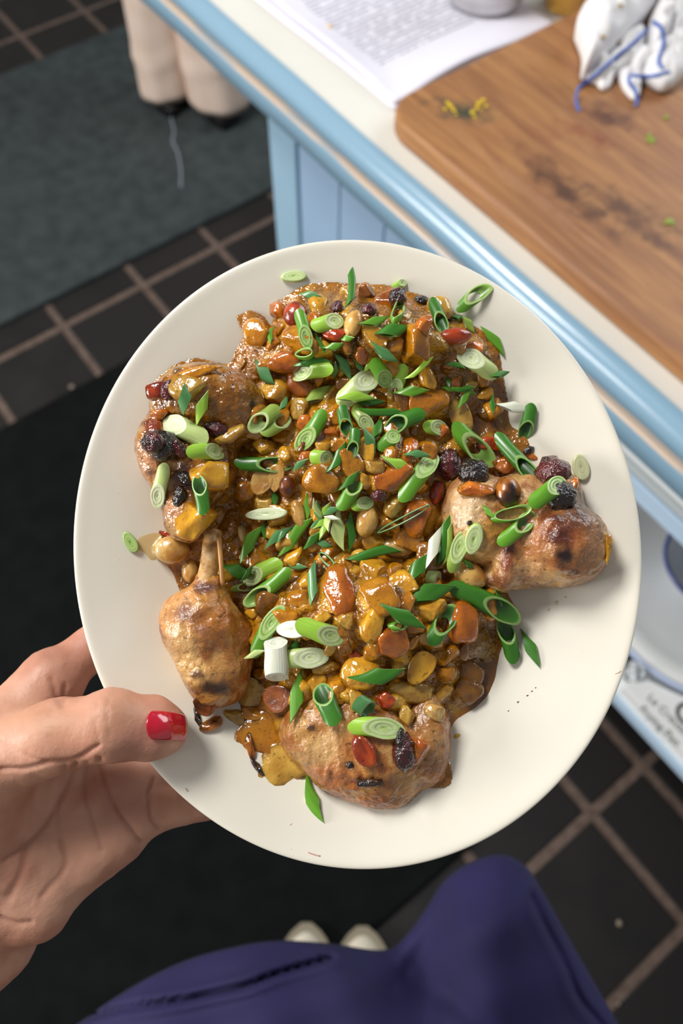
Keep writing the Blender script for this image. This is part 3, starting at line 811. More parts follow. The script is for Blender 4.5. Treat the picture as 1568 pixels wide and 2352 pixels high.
NUTS = [
 (678, 722, 28, 32, 0, 'nut', 'red', 'hazelnut', 'whole glossy orange-red hazelnut near the top left of the mound', 'nut', .5),
 (811, 743, 34, 20, -75, 'nut', 'tan', 'hazelnut', 'pale tan hazelnut standing below the upright scallion strip', 'nut', .0),
 (838, 676, 28, 30, 20, 'shard', 'char', 'roasted_chunk', 'jagged brown-orange roasted chunk on the top edge of the mound', 'vegetable', .6),
 (895, 692, 40, 30, -15, 'shard', 'orange', 'roasted_chunk', 'large orange roasted chunk with charred corner at the top edge', 'vegetable', .4),
 (913, 682, 22, 24, 0, 'berry', 'berry', 'charred_berry', 'dark charred berry on the big orange chunk at the top edge', 'berry', .5),
 (846, 712, 19, 17, 0, 'berry', 'berry', 'charred_berry', 'dark purple berry just right of the upright scallion strip', 'berry', .5),
 (775, 706, 16, 18, 0, 'berry', 'berry', 'charred_berry', 'small dark red berry just left of the upright scallion strip', 'berry', .3),
 (968, 690, 18, 13, 20, 'berry', 'black', 'charred_berry', 'small blackened scrap at the top right edge of the mound', 'berry', .5),
 (1046, 772, 40, 21, -10, 'nut', 'red', 'almond', 'glossy orange-red almond pointing right at the upper right edge', 'nut', .2),
 (1030, 726, 12, 22, 0, 'berry', 'black', 'charred_berry', 'narrow blackened berry beside the upper right scallion tube', 'berry', .5),
 (833, 812, 19, 26, 0, 'shard', 'orange', 'roasted_chunk', 'small bright orange chunk between scallions in the upper middle', 'vegetable', .2),
 (768, 766, 30, 18, 10, 'shard', 'red', 'roasted_chunk', 'red-orange chunk under the lime scallion slice at the top', 'vegetable', .4),
 (362, 898, 25, 30, 0, 'dice', 'red', 'roasted_chunk', 'orange-red cube at the far left tip of the left thigh', 'vegetable', .6),
 (386, 895, 18, 26, 10, 'berry', 'berry', 'charred_berry', 'dark berry stuck to the orange-red cube at the left', 'berry', .4),
 (368, 950, 24, 15, 0, 'shard', 'orange', 'roasted_chunk', 'orange bit on the left edge just above the big pale scallion', 'vegetable', .3),
 (372, 1024, 42, 36, 30, 'berry', 'black', 'charred_berry', 'big glossy black berry on the left thigh', 'berry', .0),
 (350, 1018, 26, 24, 0, 'berry', 'berry', 'charred_berry', 'wine-red berry touching the left of the big black berry', 'berry', .0),
 (412, 1030, 14, 26, -30, 'berry', 'berry', 'charred_berry', 'small wine-red berry touching the right of the big black berry', 'berry', .2),
 (498, 986, 30, 19, 15, 'berry', 'berry', 'charred_berry', 'dark red berry right of the lime diamond scallion on the left thigh', 'berry', .2),
 (412, 1140, 16, 26, 10, 'berry', 'black', 'charred_berry', 'sticky black scrap between the white scallion tube and the squash', 'berry', .3),
 (428, 1100, 22, 14, 30, 'berry', 'black', 'charred_berry', 'sticky black scrap left of the yellow squash cube', 'berry', .3),
 (660, 1118, 20, 27, 0, 'nut', 'chestnut', 'hazelnut', 'glossy red-brown nut left of the centre', 'nut', .0),
 (600, 1108, 26, 32, 30, 'half', 'tan', 'hazelnut', 'tan nut half left of the red-brown nut', 'nut', .0),
 (634, 1098, 18, 32, 10, 'half', 'tan', 'hazelnut', 'narrower tan nut half touching the red-brown nut', 'nut', .0),
 (870, 1138, 18, 18, 0, 'berry', 'berry', 'charred_berry', 'round dark purple berry right of the centre', 'berry', .2),
 (843, 1198, 36, 25, -75, 'nut', 'tan', 'hazelnut', 'plump glossy tan nut below the dark purple berry', 'nut', .0),
 (685, 1180, 16, 34, -15, 'nut', 'tan', 'cashew', 'curved tan nut piece below the red-brown nut', 'nut', .1),
 (1030, 1066, 30, 38, 0, 'berry', 'berry', 'charred_berry', 'glossy dark red berry leftmost on top of the right thigh', 'berry', .1),
 (1086, 1085, 37, 34, 10, 'berry', 'black', 'charred_berry', 'wrinkled black berry in the middle of the row on the right thigh', 'berry', .0),
 (1128, 1022, 36, 26, 0, 'shard', 'red', 'roasted_chunk', 'dark red chunk behind the pale-tipped scallion leaf', 'vegetable', .6),
 (1160, 1072, 34, 30, 0, 'dice', 'orange', 'roasted_chunk', 'orange cube between the two long scallions on the right thigh', 'vegetable', .4),
 (1092, 1126, 42, 22, 10, 'shard', 'orange', 'roasted_chunk', 'flat bright orange chunk under the wrinkled black berry', 'vegetable', .3),
 (1166, 1130, 31, 37, 0, 'nut', 'char', 'hazelnut', 'half charred orange hazelnut in the middle of the right thigh', 'nut', .9),
 (1270, 1084, 42, 40, 0, 'berry', 'berry', 'charred_berry', 'largest dark red berry at the top of the right thigh', 'berry', .4),
 (1285, 1142, 38, 38, 0, 'berry', 'black', 'charred_berry', 'burnt black crust below the largest berry on the right thigh', 'berry', .0),
 (1318, 1110, 10, 16, 20, 'shard', 'orange', 'roasted_chunk', 'tiny orange sliver right of the largest berry', 'vegetable', .3),
 (1212, 1034, 15, 9, -30, 'berry', 'black', 'charred_berry', 'black charred flake on the plate above the largest berry', 'berry', .0),
 (1218, 1048, 24, 9, 20, 'shard', 'orange', 'roasted_chunk', 'thin orange sliver under the black charred flake', 'vegetable', .2),
 (1003, 1132, 17, 29, 15, 'nut', 'red', 'almond', 'orange almond at the left edge of the right thigh', 'nut', .3),
 (395, 1263, 42, 34, 0, 'nut', 'tan', 'hazelnut', 'round orange-tan hazelnut left of the drumstick bone', 'nut', .0),
 (437, 1312, 20, 28, 0, 'nut', 'tan', 'hazelnut', 'small glazed nut between the round hazelnut and the bone', 'nut', .0),
 (383, 1228, 38, 10, 18, 'shard', 'red', 'roasted_chunk', 'thin red-orange strip poking out above the round hazelnut', 'vegetable', .2),
 (470, 1622, 27, 24, 0, 'half', 'chestnut', 'hazelnut', 'burnt brown hazelnut half lying beside the red nail', 'nut', .5),
 (487, 1662, 32, 17, -30, 'shard', 'char', 'hazelnut', 'burnt orange nut shard under the hazelnut half by the nail', 'nut', .6),
 (455, 1650, 9, 30, -25, 'shard', 'black', 'nut_skin', 'black curl of nut skin beside the red nail', 'nut', .0),
 (638, 1606, 36, 30, 10, 'half', 'chestnut', 'hazelnut', 'big brown hazelnut half below the white scallion chunk', 'nut', .4),
 (965, 1535, 27, 42, 35, 'half', 'yellow', 'hazelnut', 'half-moon yellow nut at the lower right of the mound', 'nut', .2),
 (1003, 1636, 30, 20, 15, 'shard', 'cream', 'hazelnut', 'pale wedge of nut at the upper right of the bottom thigh', 'nut', .0),
 (888, 1608, 26, 19, 10, 'shard', 'red', 'roasted_chunk', 'orange-red chunk above the long lime slice on the bottom thigh', 'vegetable', .2),
 (841, 1720, 30, 42, -25, 'shard', 'red', 'roasted_chunk', 'orange-red wedge below the long lime slice on the bottom thigh', 'vegetable', .2),
 (928, 1728, 27, 42, 0, 'berry', 'berry', 'charred_berry', 'glossy dark red berry on the bottom thigh', 'berry', .0),
 (960, 1722, 32, 34, 10, 'shard', 'orange', 'roasted_chunk', 'orange chunk stuck to the berry on the bottom thigh', 'vegetable', .3),
 (918, 1695, 10, 22, 10, 'berry', 'black', 'charred_berry', 'tiny black crust above the berry on the bottom thigh', 'berry', .0),
 (850, 1797, 30, 9, -4, 'dice', 'black', 'char_strip', 'black charred strip near the bottom of the bottom thigh', 'char', .0),
 (803, 1757, 9, 8, 0, 'berry', 'black', 'char_speck', 'black charred speck on the middle of the bottom thigh', 'char', .0),
 (1078, 1201, 6, 6, 0, 'berry', 'black', 'peppercorn', 'tiny black peppercorn on the pale flesh of the right thigh', 'spice', .0),
 (558, 1226, 12, 22, -15, 'nut', 'cream', 'seed', 'small pale seed in the dark gap left of the centre', 'seed', .0),
 (815, 1505, 16, 11, 0, 'shard', 'red', 'roasted_chunk', 'small red bit in the lower middle of the mound', 'vegetable', .0),
 (960, 1192, 40, 46, 10, 'shard', 'orange', 'squash_cube', 'bright orange squash cube left of the right thigh', 'vegetable', .1),
 (1080, 1322, 40, 30, 30, 'nut', 'tan', 'cashew', 'plump tan nut below the two round scallion slices', 'nut', .0),
 (938, 1240, 38, 28, 20, 'dice', 'amber', 'squash_cube', 'amber squash cube just below the bright orange cube', 'vegetable', .2),
 (1395, 1262, 9, 34, 8, 'petal', 'yellow', 'onion_petal', 'yellow onion sliver at the far right end of the right thigh', 'onion', .2),
 (430, 888, 42, 34, 15, 'petal', 'pale', 'onion_petal', 'pale yellow onion petal draped over the left thigh', 'onion', .0),
 (460, 855, 50, 16, -12, 'petal', 'amber', 'onion_petal', 'long amber onion petal along the top of the left thigh', 'onion', .0),
 (488, 1085, 52, 42, 0, 'dice', 'yellow', 'squash_cube', 'big glossy yellow squash cube on the left thigh', 'vegetable', .0),
 (450, 1196, 48, 44, 10, 'dice', 'yellow', 'squash_cube', 'golden squash cube above the round orange-tan hazelnut', 'vegetable', .1),
 (525, 1000, 42, 20, -35, 'petal', 'pale', 'onion_petal', 'upright onion petal right of the lime scallion slice at left', 'onion', .0),
 (632, 905, 34, 34, 8, 'dice', 'yellow', 'onion_chunk', 'squarish amber onion chunk right of the left thigh', 'onion', .0),
 (690, 782, 46, 32, 12, 'dice', 'amber', 'squash_cube', 'rounded amber chunk left of the small green ring at the top', 'vegetable', .0),
 (655, 830, 46, 28, 0, 'dice', 'orange', 'squash_cube', 'orange chunk above the lime tube in the upper left', 'vegetable', .0),
 (735, 695, 26, 40, -10, 'petal', 'yellow', 'onion_petal', 'upright yellow onion petal at the top edge', 'onion', .0),
 (960, 795, 40, 50, 0, 'dice', 'amber', 'squash_cube', 'tall glossy amber chunk at the upper right', 'vegetable', .0),
 (975, 745, 22, 40, 15, 'shard', 'orange', 'squash_cube', 'pointed orange shard at the upper right', 'vegetable', .0),
 (1003, 712, 32, 30, 0, 'dice', 'pale', 'onion_chunk', 'pale onion cube beside the upper right scallion tube', 'onion', .0),
 (985, 925, 46, 38, 10, 'petal', 'amber', 'onion_petal', 'smooth amber onion petal in the right middle of the mound', 'onion', .0),
 (1055, 950, 26, 48, -20, 'petal', 'pale', 'onion_petal', 'pale brown onion petal at the right of the mound', 'onion', .0),
 (905, 1095, 48, 34, -10, 'petal', 'orange', 'squash_sheet', 'thin orange squash slice left of the large lime scallion', 'vegetable', .0),
 (740, 1095, 42, 36, 10, 'dice', 'amber', 'squash_cube', 'amber chunk below the lime stub in the centre', 'vegetable', .0),
 (872, 1372, 50, 46, 5, 'shard', 'amber', 'squash_cube', 'large amber chunk in the lower middle of the mound', 'vegetable', .0),
 (775, 1355, 42, 62, 10, 'petal', 'orange', 'squash_sheet', 'tall orange squash slice in the lower middle of the mound', 'vegetable', .0),
 (850, 1435, 28, 46, 10, 'petal', 'yellow', 'squash_sheet', 'yellow squash slice below the large amber chunk', 'vegetable', .0),
 (745, 1532, 30, 26, 30, 'dice', 'pale', 'onion_chunk', 'translucent pale cube below the pale scallion slices', 'onion', .0),
 (825, 1548, 46, 36, 0, 'dice', 'yellow', 'squash_cube', 'round yellow chunk under the dark scallion at the bottom', 'vegetable', .0),
 (612, 1462, 44, 52, 25, 'petal', 'amber', 'onion_petal', 'curled amber onion petal right of the drumstick', 'onion', .0),
 (1060, 1430, 38, 52, 0, 'dice', 'orange', 'squash_cube', 'orange-brown rounded chunk at the lower right', 'vegetable', .3),
 (990, 1402, 44, 25, -5, 'dice', 'yellow', 'squash_cube', 'yellow chunk between the dark scallions at lower right', 'vegetable', .0),
 (945, 1590, 52, 24, 5, 'petal', 'pale', 'onion_petal', 'flat translucent onion petal below the half-moon nut', 'onion', .0),
 (1085, 1545, 36, 44, 0, 'petal', 'brown', 'onion_petal', 'dark glossy onion petal in the pool at lower right', 'onion', .0),
 (1075, 1590, 34, 34, 20, 'petal', 'brown', 'onion_petal', 'dark onion petal sinking in the pool at lower right', 'onion', .0),
 (580, 1592, 38, 38, 0, 'fan', 'pale', 'onion_petal', 'translucent onion petal right of the drumstick tip', 'onion', .0),
 (545, 1645, 34, 18, 30, 'petal', 'pale', 'onion_petal', 'narrow translucent onion strip pointing at the red nail', 'onion', .2),
 (588, 1640, 34, 17, 12, 'dice', 'amber', 'onion_chunk', 'small amber onion strip beside the big brown hazelnut half', 'onion', .0),
 (598, 1693, 56, 58, 10, 'fan', 'amber', 'onion_petal', 'browned onion petal with burnt edge at the lower left', 'onion', .35),
 (650, 1758, 62, 50, -20, 'fan', 'pale', 'onion_petal', 'ribbed translucent onion fan at the lower left edge', 'onion', .0),
 (592, 1762, 8, 26, -40, 'shard', 'black', 'char_curl', 'burnt dark curl on the edge of the onion fan', 'char', .0),
 (575, 1715, 12, 34, -10, 'shard', 'char', 'char_curl', 'burnt brown edge left of the browned onion petal', 'char', .8),
 (932, 1650, 20, 26, 10, 'dice', 'pale', 'onion_chunk', 'small yellow-green onion cube above the long lime slice', 'onion', .0),
 (590, 762, 30, 36, 10, 'petal', 'amber', 'onion_petal', 'amber onion petal in the sauce splash at upper left', 'onion', .0),
 (985, 1285, 40, 40, 0, 'dice', 'brown', 'squash_cube', 'brown glazed chunk under the white scallion sliver', 'vegetable', .0),
 (910, 1258, 40, 22, 10, 'nut', 'tan', 'cashew', 'glazed tan nut left of the white scallion sliver', 'nut', .1),
]
STEP = 2.6
gx = np.arange(300, 1250, STEP); gy = np.arange(630, 1830, STEP)
GX, GY = np.meshgrid(gx, gy, indexing='ij'); shp = GX.shape
fx, fy = GX.ravel(), GY.ravel()
P0 = pl_many(fx, fy, np.full(fx.shape, 0.004))
wob = (fbm(P0, 90, 3, 5) - 0.5) * 26
dist = poly_dist(fx, fy, SAUCE); dist[~in_poly(fx, fy, SAUCE)] *= -1
dist += wob * 0.45 + 2
u_, v_ = P0[:, 0] * cr + P0[:, 1] * sr, -P0[:, 0] * sr + P0[:, 1] * cr
PH = np.interp(np.hypot(u_ / PA, v_ / PBb), [p[0] for p in prof[:14]], [p[1] for p in prof[:14]])
mound = np.zeros(fx.shape)
for x, y, rx, ry, h in ((830, 770, 250, 120, 18), (960, 870, 150, 150, 11), (790, 1060, 260, 190, 17), (480, 1010, 120, 160, 8), (930, 1130, 130, 150, 9), (830, 1410, 220, 130, 22), (960, 1500, 150, 130, 12), (820, 1600, 190, 90, 16), (1080, 1340, 110, 90, 10), (640, 1440, 90, 80, 10)):
    mound = np.maximum(mound, h * np.exp(-(((fx - x) / rx) ** 2 + ((fy - y) / ry) ** 2)) ) + 0.18 * h * np.exp(-(((fx - x) / rx) ** 2 + ((fy - y) / ry) ** 2))
for x, y, rx, ry, d in ((575, 1330, 45, 60, .85), (600, 1010, 50, 25, .45), (540, 1180, 70, 50, .55), (1110, 900, 60, 60, .6), (1120, 1520, 60, 90, .75), (1080, 1600, 70, 60, .8), (590, 1530, 40, 40, .7), (545, 930, 60, 50, .4), (700, 1130, 50, 30, .35), (1010, 1320, 30, 40, .4)):
    mound *= 1 - d * np.exp(-(((fx - x) / rx) ** 2 + ((fy - y) / ry) ** 2))
bare = np.ones(fx.shape)
for poly, k in BARE:
    dd = poly_dist(fx, fy, poly); dd[in_poly(fx, fy, poly)] *= -1
    bare *= 1 - k * (1 - sstep(-30, 20, dd))
mound *= bare
# where the stewed chunks sit; the sauce swells up around each of them
FILL = [(620, 720), (700, 670), (900, 670), (1060, 745), (1120, 850), (1140, 960), (1060, 1000), (1000, 1060), (1000, 1280), (1140, 1400), (1080, 1480), (1030, 1600), (1000, 1640), (640, 1600), (600, 1560), (570, 1420), (640, 1330), (560, 1270), (560, 1050), (620, 860), (560, 790)]
rr_ = random.Random(23); FILLPOS = []
for k in range(6000):
    x, y = rr_.uniform(520, 1150), rr_.uniform(660, 1650)
    if not in_poly(np.array([x]), np.array([y]), FILL)[0]: continue
    s = rr_.choice([22, 25, 28, 32, 36, 40])
    if any((x - t[0]) ** 2 + (y - t[1]) ** 2 < (0.72 * (s + max(t[2], t[3]))) ** 2 for t in NUTS): continue
    if any((x - t[0]) ** 2 + (y - t[1]) ** 2 < (0.66 * (s + t[2])) ** 2 for t in FILLPOS): continue
    FILLPOS.append((x, y, s, s * rr_.uniform(0.55, 1.0), rr_.uniform(0, 180)))
lump = np.zeros(fx.shape); tone = np.full(fx.shape, 0.25)
r_ = random.Random(11)
LUMPS = [(x, y, rx * 1.25, ry * 1.3, math.radians(rot), 1.3 + 0.08 * min(rx, ry), r_.random()) for x, y, rx, ry, rot in FILLPOS]
LUMPS += [(t[0], t[1], t[2] * 1.25, t[3] * 1.25, math.radians(t[4]), 1.3 + 0.055 * min(t[2], t[3]), r_.random()) for t in NUTS if in_poly(np.array([t[0]]), np.array([t[1]]), FILL)[0]]
for k in range(260):
    rx = r_.uniform(18, 46); LUMPS.append((r_.uniform(320, 1200), r_.uniform(650, 1790), rx, rx * r_.uniform(0.5, 1), r_.uniform(0, 3.14), r_.uniform(1.0, 3.6) * (rx / 24) ** 0.5, r_.random()))
for x, y, rx, ry, a, h, t in LUMPS:
    if not in_poly(np.array([x]), np.array([y]), SAUCE)[0]: continue
    sel = np.nonzero((abs(fx - x) < rx + 2) & (abs(fy - y) < rx + 2))[0]
    dx, dy = fx[sel] - x, fy[sel] - y
    q = ((dx * math.cos(a) + dy * math.sin(a)) / rx) ** 2 + ((-dx * math.sin(a) + dy * math.cos(a)) / ry) ** 2
    c = h * np.clip(1 - q, 0, 1) ** 0.75
    m = c > lump[sel]
    tone[sel] = np.where(m, 0.25 + (t * 0.75) * np.clip(c / h * 1.4, 0, 1), tone[sel]); lump[sel] = np.maximum(lump[sel], c)
edge = np.clip(dist / 26, 0, 1) ** 0.5
pw = np.clip(dist / 75, 0, 1); pw = pw * pw * (3 - 2 * pw)
Hs = (edge * 1.6 + pw * mound + edge * sstep(8, 45, dist) * lump * (0.35 + 0.65 * sstep(0.2, 0.6, bare)) + pw * (fbm(P0, 420, 2, 3) - 0.5) * 1.0) / 1000
Wv = PH + Hs - 0.0004
SV = pl_many(fx, fy, Wv)
ok = (dist > -STEP * 0.8).reshape(shp)
idx = np.arange(fx.size).reshape(shp)
q = ok[:-1, :-1] & ok[1:, :-1] & ok[1:, 1:] & ok[:-1, 1:]
SF = np.stack([idx[:-1, :-1][q], idx[:-1, 1:][q], idx[1:, 1:][q], idx[1:, :-1][q]], 1)
used = np.unique(SF); rm = -np.ones(fx.size, int); rm[used] = np.arange(len(used)); SV2 = SV[used]; SF2 = rm[SF]
A0, A1, A2, A3 = lin('4c2e06'), lin('9c620c'), lin('c28818'), lin('daa632')
tn = tone[used]; n1 = fbm(P0[used], 160, 4, 9); n2 = fbm(P0[used], 60, 3, 21)
c = mixc(np.tile(A1, (len(used), 1)), A2, sstep(0.3, 0.75, tn * 0.7 + n1 * 0.35))
c = mixc(c, A3, sstep(0.72, 0.95, tn) * 0.8)
c = mixc(c, A0, sstep(0.50, 0.70, n2) * 0.65 * (1 - sstep(0.5, 0.8, tn)))
c = mixc(c, lin('b5741a'), (1 - sstep(5, 30, dist[used])) * 0.5)
dark = np.exp(-(((fx - 1110) / 70) ** 2 + ((fy - 1560) / 130) ** 2)) + np.exp(-(((fx - 1110) / 80) ** 2 + ((fy - 930) / 100) ** 2))
c = mixc(c, lin('5a3410'), np.clip(dark[used], 0, 1) * 0.7)

def glossy(name, rough, coat, bumps, sss=0.12, speck=0.0, rad=(0.004, 0.0016, 0.0005), coatr=0.06):
    m = mat(name, (0.5, 0.3, 0.1), rough, **{'Coat Weight': coat, 'Coat Roughness': coatr, 'Subsurface Weight': sss, 'Subsurface Radius': rad, 'Subsurface Scale': 0.7})
    n = N(m); a = n.attr(); v = n.coords()
    if speck:
        s = n.ramp(n.noise(v, 520, 2, 0.6), [(0.63, (0, 0, 0)), (0.69, (1, 1, 1))])
        a = n.mix(n.mix(speck, (0, 0, 0), s), a, tuple(lin('2a1608')))
    n.color(a)
    prev = None
    for sc, st, di in bumps:
        b = n.new('ShaderNodeBump'); b.inputs['Strength'].default_value = st; b.inputs['Distance'].default_value = di
        n.link(n.noise(v, sc, 3, 0.55), b.inputs['Height'])
        if prev is not None: n.link(prev, b.inputs['Normal'])
        prev = b.outputs[0]
    if prev is not None:
        n.link(prev, n.b.inputs['Normal']); n.link(prev, n.b.inputs['Coat Normal'])
    return m
M_sauce = glossy('amber_sauce', 0.16, 1.0, [(150, 0.55, 0.005), (420, 0.25, 0.002)], 0.10, 0.8, coatr=0.04)
M_chunk = glossy('glazed_chunk', 0.14, 0.95, [(200, 0.3, 0.0022), (700, 0.14, 0.0010)], 0.22, 0.45)
M_nut = glossy('roasted_nut', 0.3, 0.7, [(350, 0.35, 0.0010)], 0.10, 0.5)
M_berry = glossy('charred_berry', 0.26, 0.9, [(380, 0.8, 0.0022)], 0.0)
M_skin = glossy('roast_chicken_skin', 0.30, 0.7, [(110, 0.5, 0.004), (430, 0.25, 0.0014), (1500, 0.35, 0.0005)], 0.10, 0.6, coatr=0.10)
sauce = put(new_obj('stew_sauce', mesh_from('stew_sauce', SV2, SF2, cols=c), mat=M_sauce))
tag(sauce, 'glossy amber onion sauce pooled and mounded in the middle of the plate', 'sauce', kind='stuff')
solid(SV2, SF2)

def pm(x, y, w): return pl(x, y, w / 1000.0) * 1000.0
PX = PXM * 1000.0                                     # mm per pixel
def chicken(fn, lo, hi, name, label, colorf, wave=0.5, h=0.75, m=None, cat='chicken', smooth=2):
    fld = Field(lo, hi, h); fn(fld)
    V, F = fld.mesh(); V = relax(V, F, smooth)
    n = vnormals(V, F)
    V = V + n * ((fbm(V, 0.16, 3, 41) - 0.5) * 2.4 * wave + (fbm(V * np.array([1, 0.5, 1]), 0.38, 2, 42) - 0.5) * 1.0 * wave)[:, None]
    n = vnormals(V, F); rg = 1 - np.abs(2 * fbm(V * np.array([1, 0.6, 1]), 0.42, 2, 43) - 1); V = V + n * ((sstep(0.82, 1.0, rg)) * 0.22 * wave)[:, None]
    x, y = proj(V / 1000)
    cols = colorf(V, x, y)
    o = put(new_obj(name, mesh_from(name, V / 1000, F, cols=cols), mat=m or M_skin))
    if label: tag(o, label, cat)
    solid(V / 1000, F)
    return o
def patches(c, x, y, V, items, seed=0):
    nz = (fbm(V, 0.25, 4, 77 + seed) - 0.5) * 1.5
    for px, py, rx, ry, col, amt in items:
        d = ((x - px) / rx) ** 2 + ((y - py) / ry) ** 2
        c = mixc(c, lin(col), amt * (1 - sstep(0.25, 1.2, np.sqrt(d) + nz * 0.6)))
    return c
def roast(V, a, b, d, seed):
    c = mixc(np.tile(lin(a), (len(V), 1)), lin(b), sstep(0.40, 0.60, fbm(V, 0.13, 4, seed)))
    c = mixc(c, lin('d8ae70'), sstep(0.52, 0.66, fbm(V, 0.28, 4, seed + 9)) * 0.5)
    c = mixc(c, lin(d), sstep(0.56, 0.70, fbm(V, 0.20, 5, seed + 5)) * 0.7)
    c = mixc(c, lin('6a3416'), sstep(0.68, 0.78, fbm(V, 0.35, 4, seed + 7)) * 0.6)
    return c
# lower-left drumstick
def f_a(f):
    f.cone(pm(480, 1345, 16), pm(462, 1430, 15), 6, 13, 3)
    f.ell(pm(462, 1440, 14), (15.5, 15, 13), 0, 5); f.ell(pm(492, 1525, 12), (13.5, 15.5, 12.5), 0.3, 5)
    f.ell(pm(505, 1583, 9), (9, 6.5, 8.5), 0, 5); f.ell(pm(545, 1490, 8), (7, 13, 10), 0, 4)
    f.ell(pm(430, 1405, 12), (9, 8, 9), 0, 4)
def c_a(V, x, y):
    c = roast(V, 'c6863a', 'a86020', '84441a', 3)
    return patches(c, x, y, V, [(420, 1500, 50, 75, 'dcb377', .8), (440, 1545, 45, 45, 'd8b06c', .8), (430, 1410, 55, 30, '7c4a30', .85), (500, 1430, 50, 65, 'b26c28', .8), (545, 1500, 30, 80, 'a5672a', .7),
                                (490, 1582, 48, 22, '33190f', .95), (450, 1550, 22, 14, '4a261a', .9), (470, 1350, 35, 18, '5a3432', .9), (455, 1445, 25, 15, '8a5a4c', .6), (500, 1530, 28, 40, 'd9a05c', .7)], 1)
cm = pm(470, 1450, 12)
drum = chicken(f_a, cm - [34, 40, 14], cm + [34, 40, 22], 'chicken_drumstick', 'browned chicken drumstick with bare bone beside the red nail', c_a, 0.8)
def keep(o, parent):
    """make a plate-space object a part of another"""
    bpy.context.view_layer.update()
    mw = o.matrix_world.copy(); o.parent = parent; o.matrix_parent_inverse = parent.matrix_world.inverted(); o.matrix_world = mw; return o
BP = spline([pm(487, 1225, 13), pm(484, 1260, 16), pm(479, 1305, 17), pm(472, 1358, 17)], 24) / 1000
rr = np.interp(np.linspace(0, 1, 24), [0, .15, .6, 1], [4.2, 3.4, 3.5, 4.6]) / 1000
bme = tube_mesh('bone', BP, rr, 20)
bn = mat('bone', lin('c79a5e'), 0.4, **{'Coat Weight': 0.4}); _n = N(bn)
_f = _n.noise(_n.coords((1, 1, 1)), 260, 4); _n.color(_n.ramp(_f, [(0.3, tuple(lin('7d5226'))), (0.5, tuple(lin('c8995a'))), (0.7, tuple(lin('e0bf8c')))])); _n.bump(_f, 0.3, 0.001)
o = keep(put(new_obj('bone', bme, mat=bn)), drum); solid(*(lambda m: ([v.co[:] for v in m.vertices], [p.vertices[:] for p in m.polygons]))(bme))
o = keep(put(new_obj('tendon', tube_mesh('tendon', spline([pm(503, 1235, 19), pm(507, 1285, 20), pm(511, 1345, 19)], 14) / 1000, 0.00095, 8), mat=mat('tendon', lin('c08a4e'), 0.3))), drum)
# bottom thigh
def f_b(f):
    f.ell(pm(845, 1720, 8), (26, 19, 17), -0.12, 5); f.ell(pm(715, 1680, 8), (12.5, 13, 13), 0.4, 5); f.ell(pm(880, 1795, 7), (13.5, 9.5, 11), 0, 5)
    f.ell(pm(980, 1690, 7), (9, 19, 13), 0.05, 4); f.ell(pm(800, 1650, 13), (20, 10, 11), 0, 5); f.ell(pm(780, 1765, 7), (14, 9, 11), -0.5, 4)
    f.cone(pm(925, 1760, 6), pm(955, 1810, 4), 6, 3, 3); f.ell(pm(1010, 1790, 5), (5, 4, 4), 0, 3)
def c_b(V, x, y):
    c = roast(V, 'c98c46', 'b06a2c', '8a421a', 13)
    return patches(c, x, y, V, [(740, 1720, 70, 55, 'd8ae72', .8), (700, 1670, 45, 40, 'cc9850', .7), (760, 1790, 70, 40, 'a05f3a', .7), (850, 1797, 42, 14, '1d1415', 1), (803, 1756, 14, 10, '26181a', .95), (715, 1672, 16, 12, '40160f', .9),
                                (757, 1778, 10, 14, '3a1a10', .9), (880, 1835, 60, 20, '7c3f22', .7), (895, 1800, 60, 25, '6b3518', .7), (960, 1640, 60, 50, '8e6528', .6), (1000, 1740, 40, 60, '8a6040', .6), (990, 1700, 30, 40, 'bd8f58', .5), (860, 1620, 160, 40, '8f5f22', .6), (930, 1790, 30, 30, 'c09048', .5), (1010, 1790, 30, 15, 'b5661c', .7)], 2)
cm = pm(845, 1720, 8)
chicken(f_b, cm - [40, 34, 20], cm + [40, 34, 24], 'chicken_thigh', 'tan roasted chicken thigh at the bottom of the plate with a black char mark', c_b, 0.9)
# right thigh
def f_c(f):
    f.ell(pm(1098, 1190, 11), (14.5, 19, 17), 0.15, 4); f.ell(pm(1280, 1245, 13), (20, 17.5, 20), -0.35, 4); f.ell(pm(1225, 1300, 10), (17, 8.5, 12), 0.1, 4)
    f.ell(pm(1175, 1190, 12), (15, 16, 15), 0, 4); f.ell(pm(1230, 1135, 9), (14, 9, 12), 0, 5); f.ell(pm(1285, 1130, 12), (8, 8, 12), 0, 5); f.ell(pm(1163, 1290, 15), (5.5, 12, 9), -0.15, 3); f.ell(pm(1140, 1330, 9), (8, 5, 8), 0, 3)
    f.cone(pm(1190, 1245, 32), pm(1215, 1320, 26), 2.5, 3, 3, sub=True)
def c_c(V, x, y):
    c = roast(V, 'ca9a5c', 'b2743a', '84421e', 23)
    return patches(c, x, y, V, [(1070, 1170, 55, 70, 'd2b48a', .8), (1090, 1250, 50, 50, 'dcbb78', .7), (1140, 1225, 50, 50, 'c88a2c', .8), (1290, 1225, 100, 88, '8a451f', .95), (1295, 1275, 30, 30, '210c0a', 1), (1285, 1235, 34, 34, '4a1a10', .9),
                                (1275, 1190, 25, 12, '451a12', .8), (1163, 1285, 28, 52, '7a2f1c', .9), (1168, 1255, 18, 20, '3a1612', .8), (1220, 1310, 55, 35, 'c79a6a', .7), (1345, 1175, 62, 62, '4a3022', .9), (1365, 1250, 30, 80, 'a57a58', .7), (1320, 1315, 18, 12, '4a1c14', .8), (1180, 1155, 50, 25, 'cf8f35', .6), (1135, 1335, 35, 20, '6e2f1b', .8), (1230, 1250, 30, 40, 'b8784a', .6)], 3)
cm = pm(1210, 1240, 12)
